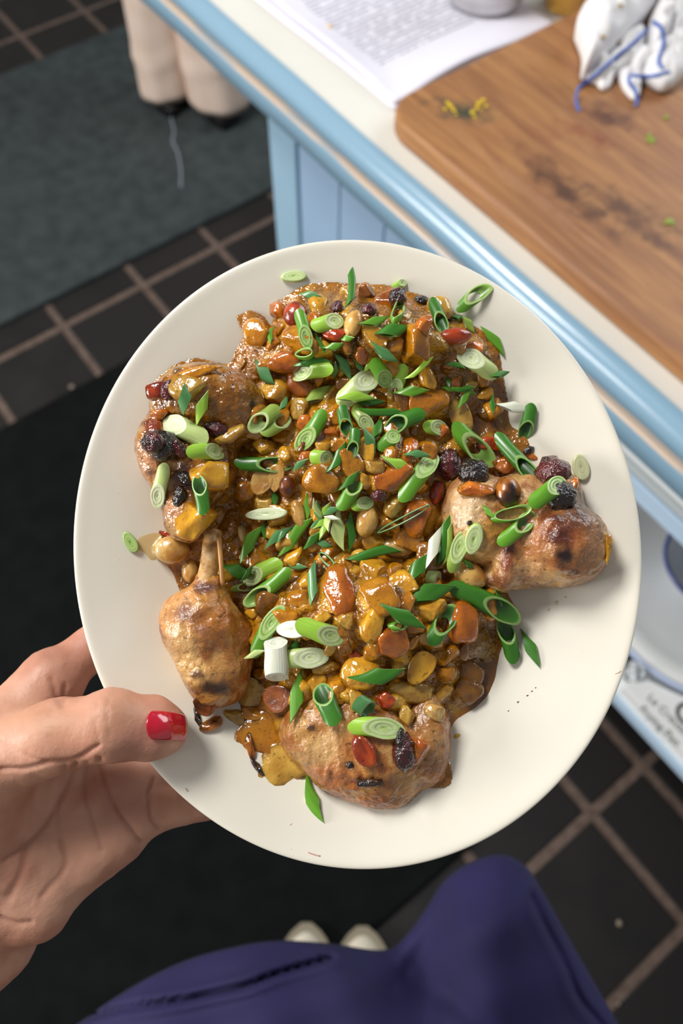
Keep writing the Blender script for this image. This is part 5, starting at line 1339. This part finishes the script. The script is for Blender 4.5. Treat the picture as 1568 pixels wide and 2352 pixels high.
# x0 y0 (far end) -> x1 y1 (end whose cut face looks up), width, kind, colour
SC = [
 (645, 637, 704, 634, 26, 'e', 'l'), (622, 748, 623, 790, 12, 's', 'm'), (408, 886, 437, 947, 34, 's', 'b'), (463, 980, 464, 894, 28, 's', 'l'),
 (575, 840, 640, 872, 36, 's', 'b'), (642, 950, 655, 908, 16, 's', 'b'), (600, 1000, 667, 955, 34, 't', 'o'), (640, 938, 572, 985, 40, 't', 'o', 0, 0.6),
 (480, 1015, 367, 960, 48, 't', 'p'), (424, 1038, 520, 1038, 37, 't', 'l'), (382, 1062, 354, 1170, 33, 't', 'p'), (470, 1184, 452, 1088, 32, 't', 'd'),
 (538, 1064, 674, 1066, 36, 't', 'd', 0, 0.75), (564, 1184, 660, 1177, 28, 'e', 'p'), (286, 1222, 314, 1268, 27, 'e', 'm'), (676, 1088, 701, 1048, 18, 's', 'b'), (620, 1128, 640, 1160, 20, 's', 'd'),
 (688, 685, 738, 672, 24, 's', 'b'), (900, 662, 934, 645, 20, 't', 'l'),
 (686, 712, 708, 798, 30, 't', 'm'), (714, 752, 789, 732, 38, 't', 'l'),
 (720, 765, 752, 812, 10, 's', 'd'), (676, 818, 716, 808, 24, 'r', 'm'), (744, 808, 786, 782, 20, 's', 'm'), (786, 788, 809, 768, 18, 's', 'm'),
 (672, 848, 762, 820, 22, 's', 'd'), (760, 816, 816, 866, 26, 's', 'b'), (764, 832, 772, 868, 16, 's', 'b'), (808, 828, 838, 852, 16, 's', 'b'),
 (768, 848, 666, 858, 40, 't', 'l'), (830, 754, 887, 720, 24, 's', 'm'), (870, 780, 934, 738, 36, 's', 'd'), (902, 740, 920, 703, 30, 'r', 'm'), (842, 793, 920, 822, 26, 's', 'b'),
 (838, 860, 856, 826, 14, 's', 'l'), (775, 932, 868, 852, 50, 't', 'p'), (774, 926, 860, 903, 26, 's', 'l'), (854, 824, 894, 888, 36, 't', 'm'), (930, 836, 898, 910, 34, 't', 'l'),
 (904, 914, 984, 884, 27, 's', 'm'), (707, 936, 747, 878, 36, 's', 'o'), (932, 876, 994, 816, 12, 's', 'l'),
 (748, 944, 681, 1032, 38, 't', 'm'), (785, 932, 800, 1002, 30, 't', 'd'), (818, 984, 806, 1052, 26, 't', 'd'), (814, 934, 850, 984, 32, 't', 'o'), (820, 946, 935, 945, 18, 's', 'd'), (818, 932, 884, 917, 18, 's', 'd'),
 (974, 948, 884, 986, 40, 't', 'd'), (826, 988, 872, 1040, 28, 's', 'b'), (858, 1018, 868, 956, 22, 's', 'd'), (868, 1034, 916, 990, 34, 't', 'm'), (711, 1048, 764, 1056, 38, 't', 'l'),
 (756, 1094, 789, 1010, 21, 's', 'd'), (874, 1062, 958, 1070, 29, 's', 'l'), (928, 1052, 988, 1038, 20, 's', 'b'), (916, 1154, 1007, 1038, 40, 't', 'm'), (780, 1172, 826, 1090, 36, 't', 'm'),
 (784, 1134, 820, 1074, 20, 's', 'd'), (804, 1166, 860, 1150, 30, 't', 'l', 0, 0.75), (868, 1224, 978, 1166, 17, 'r', 'b'),
 (758, 1166, 802, 1262, 36, 's', 'p'), (797, 1172, 812, 1268, 22, 's', 'd'), (697, 1132, 713, 1196, 17, 's', 'm'), (645, 1286, 712, 1178, 26, 's', 'm'), (612, 1268, 666, 1200, 24, 's', 'b'),
 (558, 1300, 598, 1194, 28, 's', 'm'), (598, 1198, 614, 1240, 14, 's', 'd'), (704, 1268, 732, 1212, 22, 's', 'd'), (718, 1250, 764, 1246, 20, 's', 'b'), (794, 1292, 922, 1254, 22, 's', 'd'),
 (654, 1300, 708, 1298, 15, 's', 'b'), (714, 1286, 722, 1392, 21, 's', 'b'), (732, 1270, 768, 1300, 20, 'r', 'b'), (513, 1318, 580, 1302, 40, 's', 'd'),
 (652, 1290, 552, 1336, 42, 't', 'l'), (670, 1308, 558, 1392, 36, 't', 'm'), (530, 1354, 588, 1344, 20, 't', 'o', 0, 0.75), (580, 1508, 646, 1392, 36, 't', 'm', 0, 0.75),
 (636, 1446, 710, 1445, 38, 'e', 'w'), (678, 1430, 792, 1472, 44, 't', 'l'), (562, 1518, 606, 1488, 14, 's', 'p'), (670, 1466, 678, 1506, 26, 's', 'd'), (678, 1536, 682, 1664, 31, 's', 'm'),
 (618, 1514, 750, 1510, 44, 't', 'p', 3.0), (772, 1668, 730, 1568, 46, 't', 'd'), (812, 1606, 858, 1640, 42, 't', 'b'), (798, 1664, 932, 1682, 44, 't', 'l', 0, 0.75),
 (806, 1580, 926, 1520, 40, 's', 'd'), (688, 1784, 754, 1886, 32, 's', 'm'), (866, 1402, 986, 1430, 32, 's', 'd'), (896, 1440, 926, 1436, 22, 'r', 'm'),
 (943, 1402, 1034, 1326, 46, 's', 'd'), (984, 1482, 1048, 1388, 44, 't', 'd', 0, 0.75), (1128, 1368, 1188, 1400, 30, 's', 'd'), (1028, 1340, 1202, 1428, 48, 't', 'd'), (1180, 1522, 1154, 1424, 38, 't', 'd'), (1184, 1450, 1251, 1526, 28, 's', 'd'),
 (944, 1356, 984, 1254, 36, 's', 'd'), (1012, 1306, 1030, 1170, 22, 's', 'd'), (1024, 1300, 1034, 1200, 12, 's', 'o'), (974, 1320, 1018, 1334, 34, 't', 'p'),
 (1034, 1312, 1068, 1222, 36, 't', 'o', 0, 0.75), (1080, 1272, 1096, 1202, 38, 'e', 'l'), (1144, 1252, 1230, 1178, 36, 't', 'm'), (1128, 1192, 1208, 1172, 34, 'r', 'm'), (1102, 1164, 1136, 1184, 14, 's', 'm'),
 (1212, 1164, 1306, 1096, 40, 't', 'm'), (1138, 998, 1242, 1112, 36, 't', 'd', 0, 0.75), (1036, 974, 1140, 1070, 50, 't', 'm', 0, 0.75), (966, 980, 1035, 985, 36, 't', 'l', 0, 0.75),
 (1140, 940, 1220, 932, 28, 's', 'w'), (1222, 926, 1200, 1012, 34, 't', 'd'), (1326, 1044, 1340, 1104, 38, 'e', 'q'), (1138, 866, 1060, 806, 46, 't', 'p'),
 (1018, 838, 1070, 840, 12, 's', 'd'), (1130, 872, 1166, 848, 18, 's', 'd'), (1012, 892, 1096, 900, 12, 's', 'm'), (1020, 868, 1038, 890, 16, 's', 'd'), (1056, 944, 1076, 888, 18, 's', 'm'), (1036, 900, 1092, 886, 11, 's', 'd'),
 (1048, 716, 1130, 650, 36, 't', 'm', 0, 0.75), (992, 688, 1022, 762, 30, 't', 'd'), (1038, 734, 1062, 722, 18, 's', 'd'), (1056, 734, 1094, 756, 24, 's', 'o'), (1096, 752, 1166, 810, 22, 's', 'm'), (1126, 904, 1138, 952, 14, 's', 'd'),
 (640, 1250, 660, 1206, 14, 's', 'b'), (576, 1296, 556, 1340, 12, 's', 'd'), (1060, 1290, 1090, 1300, 14, 's', 'd'),
]
for t in SC:
    scallion(*t)
# pieces with a character of their own
scallion(803, 706, 806, 610, 17, 's', 'd', lift=6.0, label='thin dark scallion strip standing upright at the top of the mound')
scallion(990, 1308, 1004, 1202, 26, 's', 'w', lift=2.0, flat=.5, label='white scallion sliver with a split end left of the right thigh')
scallion(632, 1464, 636, 1568, 52, 'h', 'w', lift=1.0, cut=0.3, label='thick white scallion chunk right of the drumstick')
# frayed tuft in the centre: several thin pale curls in one piece of shredded scallion
tuft = None
Vt, Ft, Ct = [], [], []
rs = random.Random(5)
pt, nt = hit(742, 1190)
for k in range(9):
    a = rs.uniform(-2.6, 2.6); L = rs.uniform(0.006, 0.011); w = rs.uniform(0.0018, 0.0036)
    V, F, C = sc_geo('s', L, w, rs.choice(['p', 'p', 'w', 'l', 'b']), rs, 0.4, 0.6)
    tl = rs.uniform(0.1, 0.7)
    R = np.array(Matrix.Rotation(a, 3, 'Z') @ Matrix.Rotation(-tl, 3, 'Y'))
    off = np.array([math.cos(a) * math.cos(tl), math.sin(a) * math.cos(tl), math.sin(tl)]) * L * 0.42
    b = len(Vt); Vt += list(V @ R.T + off); Ct += list(C); Ft += [tuple(i + b for i in f) for f in F]
o = put(new_obj('scallion_tuft', mesh_from('scallion_tuft', Vt, Ft, cols=np.array(Ct)), mat=M_sc), Matrix.Translation(Vector(pt + np.array([0, 0, 0.001]))))
tag(o, 'frayed pale green scallion tuft in the middle of the mound', 'scallion', 'sliced scallions')
# ------------------------------------------------------------------ the person holding the plate
SKIN_SPECS = []
def hp(x, y, w): return pl(x, y, w / 1000.0) * 1000
person = empty('person', (0.2, -0.17, 0.0))
tag(person, 'person in a purple dress and beige shoes holding the plate with red nails', 'person')
lo = np.array([-192.0, -192.0, -62.0]); hi = np.array([-20.0, 10.0, 52.0])
hf = Field(lo, hi, 1.0)
K = 5.0
# wrist and forearm (towards the lower left, out of frame)
wr = hp(-45, 2150, -14)
fa = hp(-400, 2440, -22)
hf.cone(wr, fa, 23, 27, 8, flat=((0.5, -0.1, 0.86), 0.80))
# palm: metacarpals of four fingers
MCP = [hp(120, 1560, -4), hp(200, 1690, -13), hp(268, 1795, -15), hp(322, 1868, -15)]
RM = [12.5, 12.5, 12.0, 11.0]
CB = [hp(-70, 1900, 0), hp(-30, 1960, -8), hp(0, 2020, -12), hp(25, 2075, -13)]
for m, c, r in zip(MCP, CB, RM): hf.cone(c, m, r + 2.5, r, 7)
hf.cone(hp(-60, 2080, -10), hp(40, 1960, -8), 20, 19, 8)
hf.cone(hp(60, 2090, -14), hp(270, 1930, -15), 10, 9.5, 7)               # ulnar edge of the hand
hf.ell(hp(60, 2055, -6), (16, 20, 12), 0.7, 7)                            # heel of the palm
# fingers under the plate
PIP = [hp(300, 1420, -20), hp(395, 1590, -23), hp(452, 1735, -23), hp(470, 1835, -19)]
DIP = [hp(420, 1350, -21), hp(530, 1540, -23), hp(590, 1700, -23), hp(575, 1800, -20)]
TIP = [hp(500, 1310, -19), hp(620, 1510, -21), hp(670, 1680, -21), hp(640, 1775, -18)]
RF = [(10.2, 9.2, 8.2, 7.2), (10.4, 9.2, 8.2, 7.2), (10.0, 8.8, 7.8, 7.0), (9.2, 8.4, 7.2, 6.2)]
for m, p, d, t, r in zip(MCP, PIP, DIP, TIP, RF):
    hf.cone(m, p, r[0], r[1], 3.5); hf.cone(p, d, r[1], r[2], 2); hf.cone(d, t, r[2], r[3], 2)
# thenar and thumb
hf.cone(hp(-80, 1960, 2), hp(-20, 1745, 16), 19, 16, 8)
hf.cone(hp(-20, 1745, 16), hp(130, 1690, 25), 15.5, 13.2, 6)
hf.cone(hp(130, 1690, 25), hp(255, 1666, 29), 12.8, 12.4, 4)
hf.ell(hp(258, 1664, 29.5), (12.5, 13.0, 12.0), 0, 3)
hf.cone(hp(262, 1668, 28), hp(350, 1672, 23.5), 12.0, 11.6, 3)
hf.cone(hp(350, 1672, 23.5), hp(380, 1676, 20.5), 11.4, 8.2, 3, flat=((0, 0.05, 1), 0.82))
hf.ell(hp(335, 1700, 21), (12, 6.5, 7), 0, 3)                             # pad of the thumb
# web between thumb and index finger
hf.cone(hp(-30, 1690, 10), hp(110, 1580, 0), 13, 11, 8)
HV, HF = hf.mesh(); HV = relax(HV, HF, 3)
hn = vnormals(HV, HF); hx, hy = proj(HV / 1000)
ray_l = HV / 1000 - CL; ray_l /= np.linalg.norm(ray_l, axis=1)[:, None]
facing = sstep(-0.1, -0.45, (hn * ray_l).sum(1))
def crease(pts, wid, depth, ramp=True):
    """press a skin fold into the hand along a line"""
    global HV
    P = spline(pts, 30)
    d = poly_dist(hx, hy, [tuple(p) for p in P], closed=False)
    fo = facing * np.exp(-(d / wid) ** 2)
    HV = HV - hn * (fo * depth)[:, None]
    return fo
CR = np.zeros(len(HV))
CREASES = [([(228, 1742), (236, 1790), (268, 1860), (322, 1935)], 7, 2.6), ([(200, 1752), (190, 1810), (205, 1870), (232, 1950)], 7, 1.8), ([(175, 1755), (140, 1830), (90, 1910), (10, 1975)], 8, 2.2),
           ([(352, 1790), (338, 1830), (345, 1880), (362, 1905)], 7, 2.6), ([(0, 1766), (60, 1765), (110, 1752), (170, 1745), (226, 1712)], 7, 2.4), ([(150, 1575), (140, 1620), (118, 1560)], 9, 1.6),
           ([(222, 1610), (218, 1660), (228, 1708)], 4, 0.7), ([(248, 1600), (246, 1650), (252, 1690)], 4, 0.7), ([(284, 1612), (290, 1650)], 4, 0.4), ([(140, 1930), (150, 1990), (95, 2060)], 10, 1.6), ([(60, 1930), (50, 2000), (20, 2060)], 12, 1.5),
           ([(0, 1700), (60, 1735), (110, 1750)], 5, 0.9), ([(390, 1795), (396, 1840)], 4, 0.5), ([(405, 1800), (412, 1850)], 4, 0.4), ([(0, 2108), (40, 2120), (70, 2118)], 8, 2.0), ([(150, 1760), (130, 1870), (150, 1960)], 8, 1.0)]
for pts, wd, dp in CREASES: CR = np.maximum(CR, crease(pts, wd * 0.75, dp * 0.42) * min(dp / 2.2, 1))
HV = HV + hn * ((fbm(HV, 0.22, 3, 91) - 0.5) * 0.7)[:, None]
sc_ = np.tile(lin('d39f86'), (len(HV), 1))
sc_ = mixc(sc_, lin('b97c64'), sstep(0.42, 0.68, fbm(HV, 0.07, 3, 61)) * 0.6)
def tint(col, x, y, rx, ry, amt):
    global sc_
    sc_ = mixc(sc_, lin(col), amt * np.exp(-(((hx - x) / rx) ** 2 + ((hy - y) / ry) ** 2)))
tint('a87452', 270, 1650, 50, 60, .6); tint('b88a66', 120, 1660, 110, 50, .5); tint('dca489', 60, 1720, 80, 30, .4); tint('c98678', 330, 1700, 70, 35, .6); tint('c98a76', 180, 1520, 70, 90, .5); tint('b5776a', 290, 1830, 60, 80, .45); tint('d6a285', 410, 1850, 60, 50, .5)
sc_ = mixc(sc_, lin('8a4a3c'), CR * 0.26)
M_hand = mat('skin', lin('d3a288'), 0.5, **{'Subsurface Weight': 0.12, 'Subsurface Radius': (0.006, 0.0025, 0.0015), 'Subsurface Scale': 1.0})
_n = N(M_hand); _n.color(_n.attr()); _n.bump(_n.noise(_n.coords((1, 1, 1)), 700, 3), 0.25, 0.0006)
# forearm, elbow and upper arm carry on out of frame to the shoulder
def to_l(pw): return PB.T @ (np.array(pw) - PO) * 1000
shoulder = to_l((0.085, -0.33, 1.33)); elbow = to_l(CAM + RWC.T @ np.array([-0.33, 0.36, 0.27]))
arm = spline([wr + (fa - wr) * 0.28, wr + (fa - wr) * 0.6, fa, elbow * 0.85 + fa * 0.15, elbow, (elbow + shoulder) / 2, shoulder], 30)
am = tube_mesh('tmp', arm / 1000, np.interp(np.linspace(0, 1, 30), [0, .15, .3, .6, 1], [21, 23, 28, 37, 47]) / 1000, 20)
av = np.array([v.co[:] for v in am.vertices]) * 1000; af = [tuple(p.vertices) for p in am.polygons]
nb = len(HV)
allV = np.vstack([HV, av]) / 1000; allC = np.vstack([sc_, np.tile(lin('cf9c80'), (len(av), 1))])
allF = [tuple(f) for f in HF] + [tuple(i + nb for i in f) for f in af]
body = put(new_obj('arm', mesh_from('arm', allV, allF, cols=allC), mat=M_hand)); keep(body, person)
hb = BVHTree.FromPolygons([Vector(v) for v in HV / 1000], [tuple(int(i) for i in f) for f in HF])
# painted thumb nail
def on_hand(x, y):
    d = Vector(ld(x, y)).normalized(); h = hb.ray_cast(Vector(CL), d)
    return np.array(h[0]) if h[0] is not None else None
NV = []; nu, nv = 17, 13; okn = True
ax0, ax1 = np.array([341, 1664.0]), np.array([428, 1668.0])
for i in range(nu):
    s = -1 + 2 * i / (nu - 1)
    for j in range(nv):
        t = -1 + 2 * j / (nv - 1)
        hw = 33 * (1 - 0.10 * max(0, s)) * (1 if -0.8 < s < 0.9 else 1 - (0.5 if s < 0 else 0.12) * ((abs(s) - 0.8) / 0.2) ** 2)
        c_ = ax0 + (ax1 - ax0) * (i / (nu - 1)) 
        x = c_[0] + (5 * (1 - t * t) if s > 0.6 else (-3 * (1 - t * t) if s < -0.6 else 0)); y = c_[1] + t * hw + (3 if s > 0 else 0) * s
        p = on_hand(x, y)
        if p is None or (i > 1 and np.linalg.norm(p - NV[-nv]) > 0.003): p = NV[-nv] * 2 - NV[-2 * nv]
        NV.append(p)
NV = np.array(NV)
G = NV.reshape(nu, nv, 3)
for _ in range(3):                                   # even out, keep the curve
    G[1:-1, :, 2] = 0.5 * G[1:-1, :, 2] + 0.25 * (G[:-2, :, 2] + G[2:, :, 2])
tt = np.linspace(-1, 1, nv)
G[:, :, 2] += 0.0007 + 0.0012 * (1 - tt[None, :] ** 2)
G[-3:, :, 2] = np.maximum(G[-3:, :, 2], G[-4, :, 2][None] - 0.0012 * np.arange(1, 4)[:, None])
nme = mesh_from('thumb_nail', G.reshape(-1, 3), grid_faces(nu, nv, flip=True))
M_nail = mat('red_polish', lin('c40d2c'), 0.16, **{'Coat Weight': 1.0, 'Coat Roughness': 0.05})
nail = keep(put(new_obj('thumb_nail', nme, mat=M_nail)), body); nail['label'] = 'glossy red painted thumb nail'
sm = nail.modifiers.new('t', 'SOLIDIFY'); sm.thickness = 0.0009; sm.offset = 0
ss = nail.modifiers.new('s', 'SUBSURF'); ss.levels = 1; ss.render_levels = 1

# dress: seen from above, falling to the hem over the shoes
M_dress = mat('purple_cotton', lin('2c2463'), 0.85, **{'Sheen Weight': 0.0, 'Sheen Roughness': 0.4})
_n = N(M_dress); _f = _n.noise(_n.coords((1, 1, 1)), 9, 5)
_n.color(_n.ramp(_f, [(0.3, tuple(lin('17133e'))), (0.7, tuple(lin('221c52')))])); _n.bump(_n.noise(_n.coords(), 500, 3), 0.25, 0.001)
RID = spline([(60, 2440), (180, 2350), (300, 2268), (430, 2204), (560, 2170), (650, 2160), (760, 2167), (880, 2182), (930, 2150), (975, 2090), (1020, 2022), (1080, 1980), (1150, 1962), (1205, 1988), (1245, 2045), (1295, 2135), (1350, 2232), (1420, 2352), (1490, 2480)], 150)
SEAM = [tuple(p) for p in spline([(1222, 2058), (1260, 2140), (1300, 2215), (1330, 2290), (1375, 2345), (1400, 2380)], 40)]
FOLD = [tuple(p) for p in spline([(120, 2365), (240, 2325), (400, 2300), (520, 2275), (570, 2262), (640, 2235), (760, 2200)], 40)]
FOLD2 = [tuple(p) for p in spline([(900, 2190), (960, 2250), (1050, 2300), (1150, 2400)], 30)]
nr_, nc_ = 70, len(RID)
DV = np.zeros((nc_, nr_ + 14, 3))
back = RWC.T @ np.array([0, 1, 0.0]); back[2] = 0; back /= np.linalg.norm(back)
for i, (rx, ry) in enumerate(RID):
    tgt_ = np.array([rx * 0.75 + 210, 2760.0])
    for j in range(nr_):
        t = j / (nr_ - 1)
        x, y = np.array([rx, ry]) * (1 - t) + tgt_ * t
        dep = 0.62 - 0.10 * (1 - (1 - t) ** 2) - 0.020 * math.sqrt(max(0, 1 - (1 - min(t * 5, 1)) ** 2))
        # belly and hip swell, the hollow between them lies deeper
        dep += 0.035 * math.exp(-(((x - 960 - (y - 2190) * 0.35) / 95) ** 2)) * sstep(0, 0.18, t) * (1 - t)
        dep -= 0.014 * math.exp(-(((x - 1150) / 110) ** 2 + ((y - 2120) / 130) ** 2))
        d = float(poly_dist(np.array([x]), np.array([y]), SEAM, False)[0]); dep += 0.006 * math.exp(-(d / 7) ** 2) - 0.004 * math.exp(-((d - 18) / 14) ** 2)
        d = float(poly_dist(np.array([x]), np.array([y + 0.0]), FOLD, False)[0]); dep += 0.010 * math.exp(-(d / 7) ** 2) - 0.006 * math.exp(-((d - 16) / 12) ** 2)
        d = float(poly_dist(np.array([x]), np.array([y]), FOLD2, False)[0]); dep += 0.006 * math.exp(-(d / 30) ** 2)
        dep += 0.004 * math.sin(x * 0.02 + y * 0.013) * math.sin(y * 0.021 - x * 0.006)
        DV[i, 13 + j + 1 - 0 if False else 14 + j] = at_depth(x, y, dep)
    r0 = DV[i, 14]
    for j in range(14):
        t = (14 - j) / 14
        DV[i, j] = r0 + back * (0.10 * math.sin(min(t * 2.2, 1) * 1.57) + 0.02 * math.sin(i * 0.35) * t) + np.array([0, 0, -0.52 * t ** 1.3])
dme = mesh_from('dress', DV.reshape(-1, 3), grid_faces(nc_, nr_ + 14, flip=True))
dress = new_obj('dress', dme, mat=M_dress); keep(dress, person)
sm = dress.modifiers.new('t', 'SOLIDIFY'); sm.thickness = 0.0012

# shoes
M_shoe = noisy_mat('beige_leather', lin('d8cfba'), lin('e2dac6'), 40, 0.5, 0.1)
M_sole = mat('shoe_sole', lin('8d8470'), 0.7)
def shoe(px, py, name='shoe', m=M_shoe, ms=M_sole, parent=person, head=None, L=0.25, W=0.092, label=None):
    tip = at_z(px, py, 0.03); hd = (back if head is None else head)
    side = np.cross(np.array([0, 0, 1.0]), hd)
    nl, na = 22, 18; V = []; S = []
    for i in range(nl):
        s = i / (nl - 1)
        hw = W / 2 * (math.sin(min(s / 0.30, 1) * 1.57) ** 0.6) * (1 - 0.22 * sstep(0.35, 0.62, s) + 0.05 * sstep(0.65, 0.9, s)) * (1 - 0.9 * sstep(0.93, 1.0, s) ** 2)
        hh = (0.018 + 0.034 * sstep(0.0, 0.5, s) + 0.018 * sstep(0.4, 0.8, s)) * (math.sin(min(s / 0.18, 1) * 1.57) ** 0.5 if s > 0 else 0.02)
        for k in range(na):
            a = 2 * math.pi * k / na
            y = math.cos(a) * hw; z = 0.018 + (math.sin(a) * hh if math.sin(a) > 0 else math.sin(a) * 0.006)
            V.append(tip + hd * (s * L) + side * y + np.array([0, 0, z - tip[2]]))
    root = keepable = new_obj(name, mesh_from(name, V, grid_faces(nl, na) + [(i * na + na - 1, (i + 1) * na + na - 1, (i + 1) * na, i * na) for i in range(nl - 1)]), mat=m)
    for i in range(nl):
        s = i / (nl - 1)
        hw = (W / 2 + 0.003) * (math.sin(min((s + 0.01) / 0.30, 1) * 1.57) ** 0.6) * (1 - 0.2 * sstep(0.35, 0.62, s)) * (1 - 0.9 * sstep(0.93, 1.0, s) ** 2)
        for z in (0.012, 0.017, 0.03):
            for sg in (-1, 1): S.append(tip + hd * (s * L - 0.002) + side * hw * sg + np.array([0, 0, z - tip[2]]))
    F = []
    for i in range(nl - 1):
        o_ = i * 6
        F += [(o_, o_ + 6, o_ + 8, o_ + 2), (o_ + 2, o_ + 8, o_ + 10, o_ + 4), (o_ + 1, o_ + 3, o_ + 9, o_ + 7), (o_ + 3, o_ + 5, o_ + 11, o_ + 9), (o_, o_ + 1, o_ + 7, o_ + 6), (o_ + 4, o_ + 10, o_ + 11, o_ + 5)]
    so = new_obj('sole', mesh_from('sole', S, F, smooth=False), mat=ms)
    if parent is not None: keep(root, parent)
    keep(so, root)
    if label: root['label'] = label
    return root
shoe(703, 2122); shoe(832, 2130)

# ------------------------------------------------------------------ the second person, trousers beyond the counter end
p2 = empty('person', (-1.95, 1.0, 0)); tag(p2, 'person in wide cream trousers and dark shoes standing beyond the counter end', 'person')
M_tr = noisy_mat('cream_cotton', lin('e0c9b8'), lin('ead6c8'), 14, 0.85, 0.2, 0.002, 300)
M_bs = mat('black_leather', lin('17181a'), 0.4)
out_ = np.array([-0.89, 0.45, 0]); out_ /= np.linalg.norm(out_)
TV, TF = [], []
def leg_at(px, py, rw, seed):
    a = at_z(px, py, 0.045) + out_ * rw * 0.9
    hip = np.array([p2.location[0], p2.location[1], 0])
    V = []; nl, na = 40, 40
    for i in range(nl):
        t = i / (nl - 1); c = np.array([a[0], a[1], 0.045]) * (1 - t) + np.array([a[0] * 0.6 + HIP[0] * 0.4, a[1] * 0.6 + HIP[1] * 0.4, 0.86]) * t
        rad = rw * (1 + 0.22 * sstep(0.5, 1, t))
        for k in range(na):
            an = 2 * math.pi * k / na
            f = 1 + 0.035 * math.sin(3 * an + seed) * (1 - t * 0.6) + 0.022 * math.sin(7 * an + seed * 2 + t * 4) * (1 - t) + 0.05 * math.exp(-(math.sin((an - seed) / 2) / 0.09) ** 2)
            w_ = 0.006 * math.exp(-((t - 0.16 - 0.02 * math.sin(an * 2 + seed)) / 0.02) ** 2)
            cl = 0.96 if i == 0 else 1.0
            V.append(c + np.array([math.cos(an) * (rad * f * cl + w_), math.sin(an) * (rad * f * cl + w_), 0.010 * math.sin(an + seed) * (1 - t)]))
    b = len(TV); TV.extend(V)
    TF.extend((b + i * na + k, b + i * na + (k + 1) % na, b + (i + 1) * na + (k + 1) % na, b + (i + 1) * na + k) for i in range(nl - 1) for k in range(na))
    # hem turned inside
    b2 = len(TV)
    for k in range(na):
        v = V[k]; TV.append(np.array([a[0] + (v[0] - a[0]) * 0.9, a[1] + (v[1] - a[1]) * 0.9, v[2] + 0.02]))
    TF.extend((b2 + k, b2 + (k + 1) % na, b + (k + 1) % na, b + k) for k in range(na))
    return a
_a1 = at_z(390, 240, 0.045) + out_ * 0.07; _a2 = at_z(516, 274, 0.045) + out_ * 0.08
HIP = (_a1 + _a2) / 2; p2.location = (HIP[0], HIP[1], 0)
la = leg_at(390, 240, 0.078, 0.6); lb = leg_at(516, 274, 0.090, 2.1)
sd_ = (lb - la); sd_[2] = 0; sd_ /= np.linalg.norm(sd_)
fw_ = np.cross(np.array([0, 0, 1.0]), sd_)
b = len(TV); na = 40
for i in range(10):
    t = i / 9; z = 0.82 + 0.22 * t; hw = 0.19 - 0.03 * t; hd_ = 0.125 - 0.02 * t
    for k in range(na):
        an = 2 * math.pi * k / na
        TV.append(np.array([HIP[0], HIP[1], 0]) + sd_ * math.cos(an) * hw + fw_ * math.sin(an) * hd_ + np.array([0, 0, z]))
TF.extend((b + i * na + k, b + i * na + (k + 1) % na, b + (i + 1) * na + (k + 1) % na, b + (i + 1) * na + k) for i in range(9) for k in range(na))
TF.append(tuple(b + 9 * na + k for k in range(na)))
tro = new_obj('trousers', mesh_from('trousers', TV, TF), mat=M_tr); keep(tro, p2)
for q in (la, lb):
    # shoe toes point towards the camera
    tp = q - out_ * 0.085
    c_ = (RWC @ (np.array([tp[0], tp[1], 0.03]) - CAM)); 
    shoe(c_[0] / c_[2] * FPX + CX, c_[1] / c_[2] * FPX + CY, m=M_bs, ms=M_bs, parent=p2, head=out_, L=0.24, W=0.085)
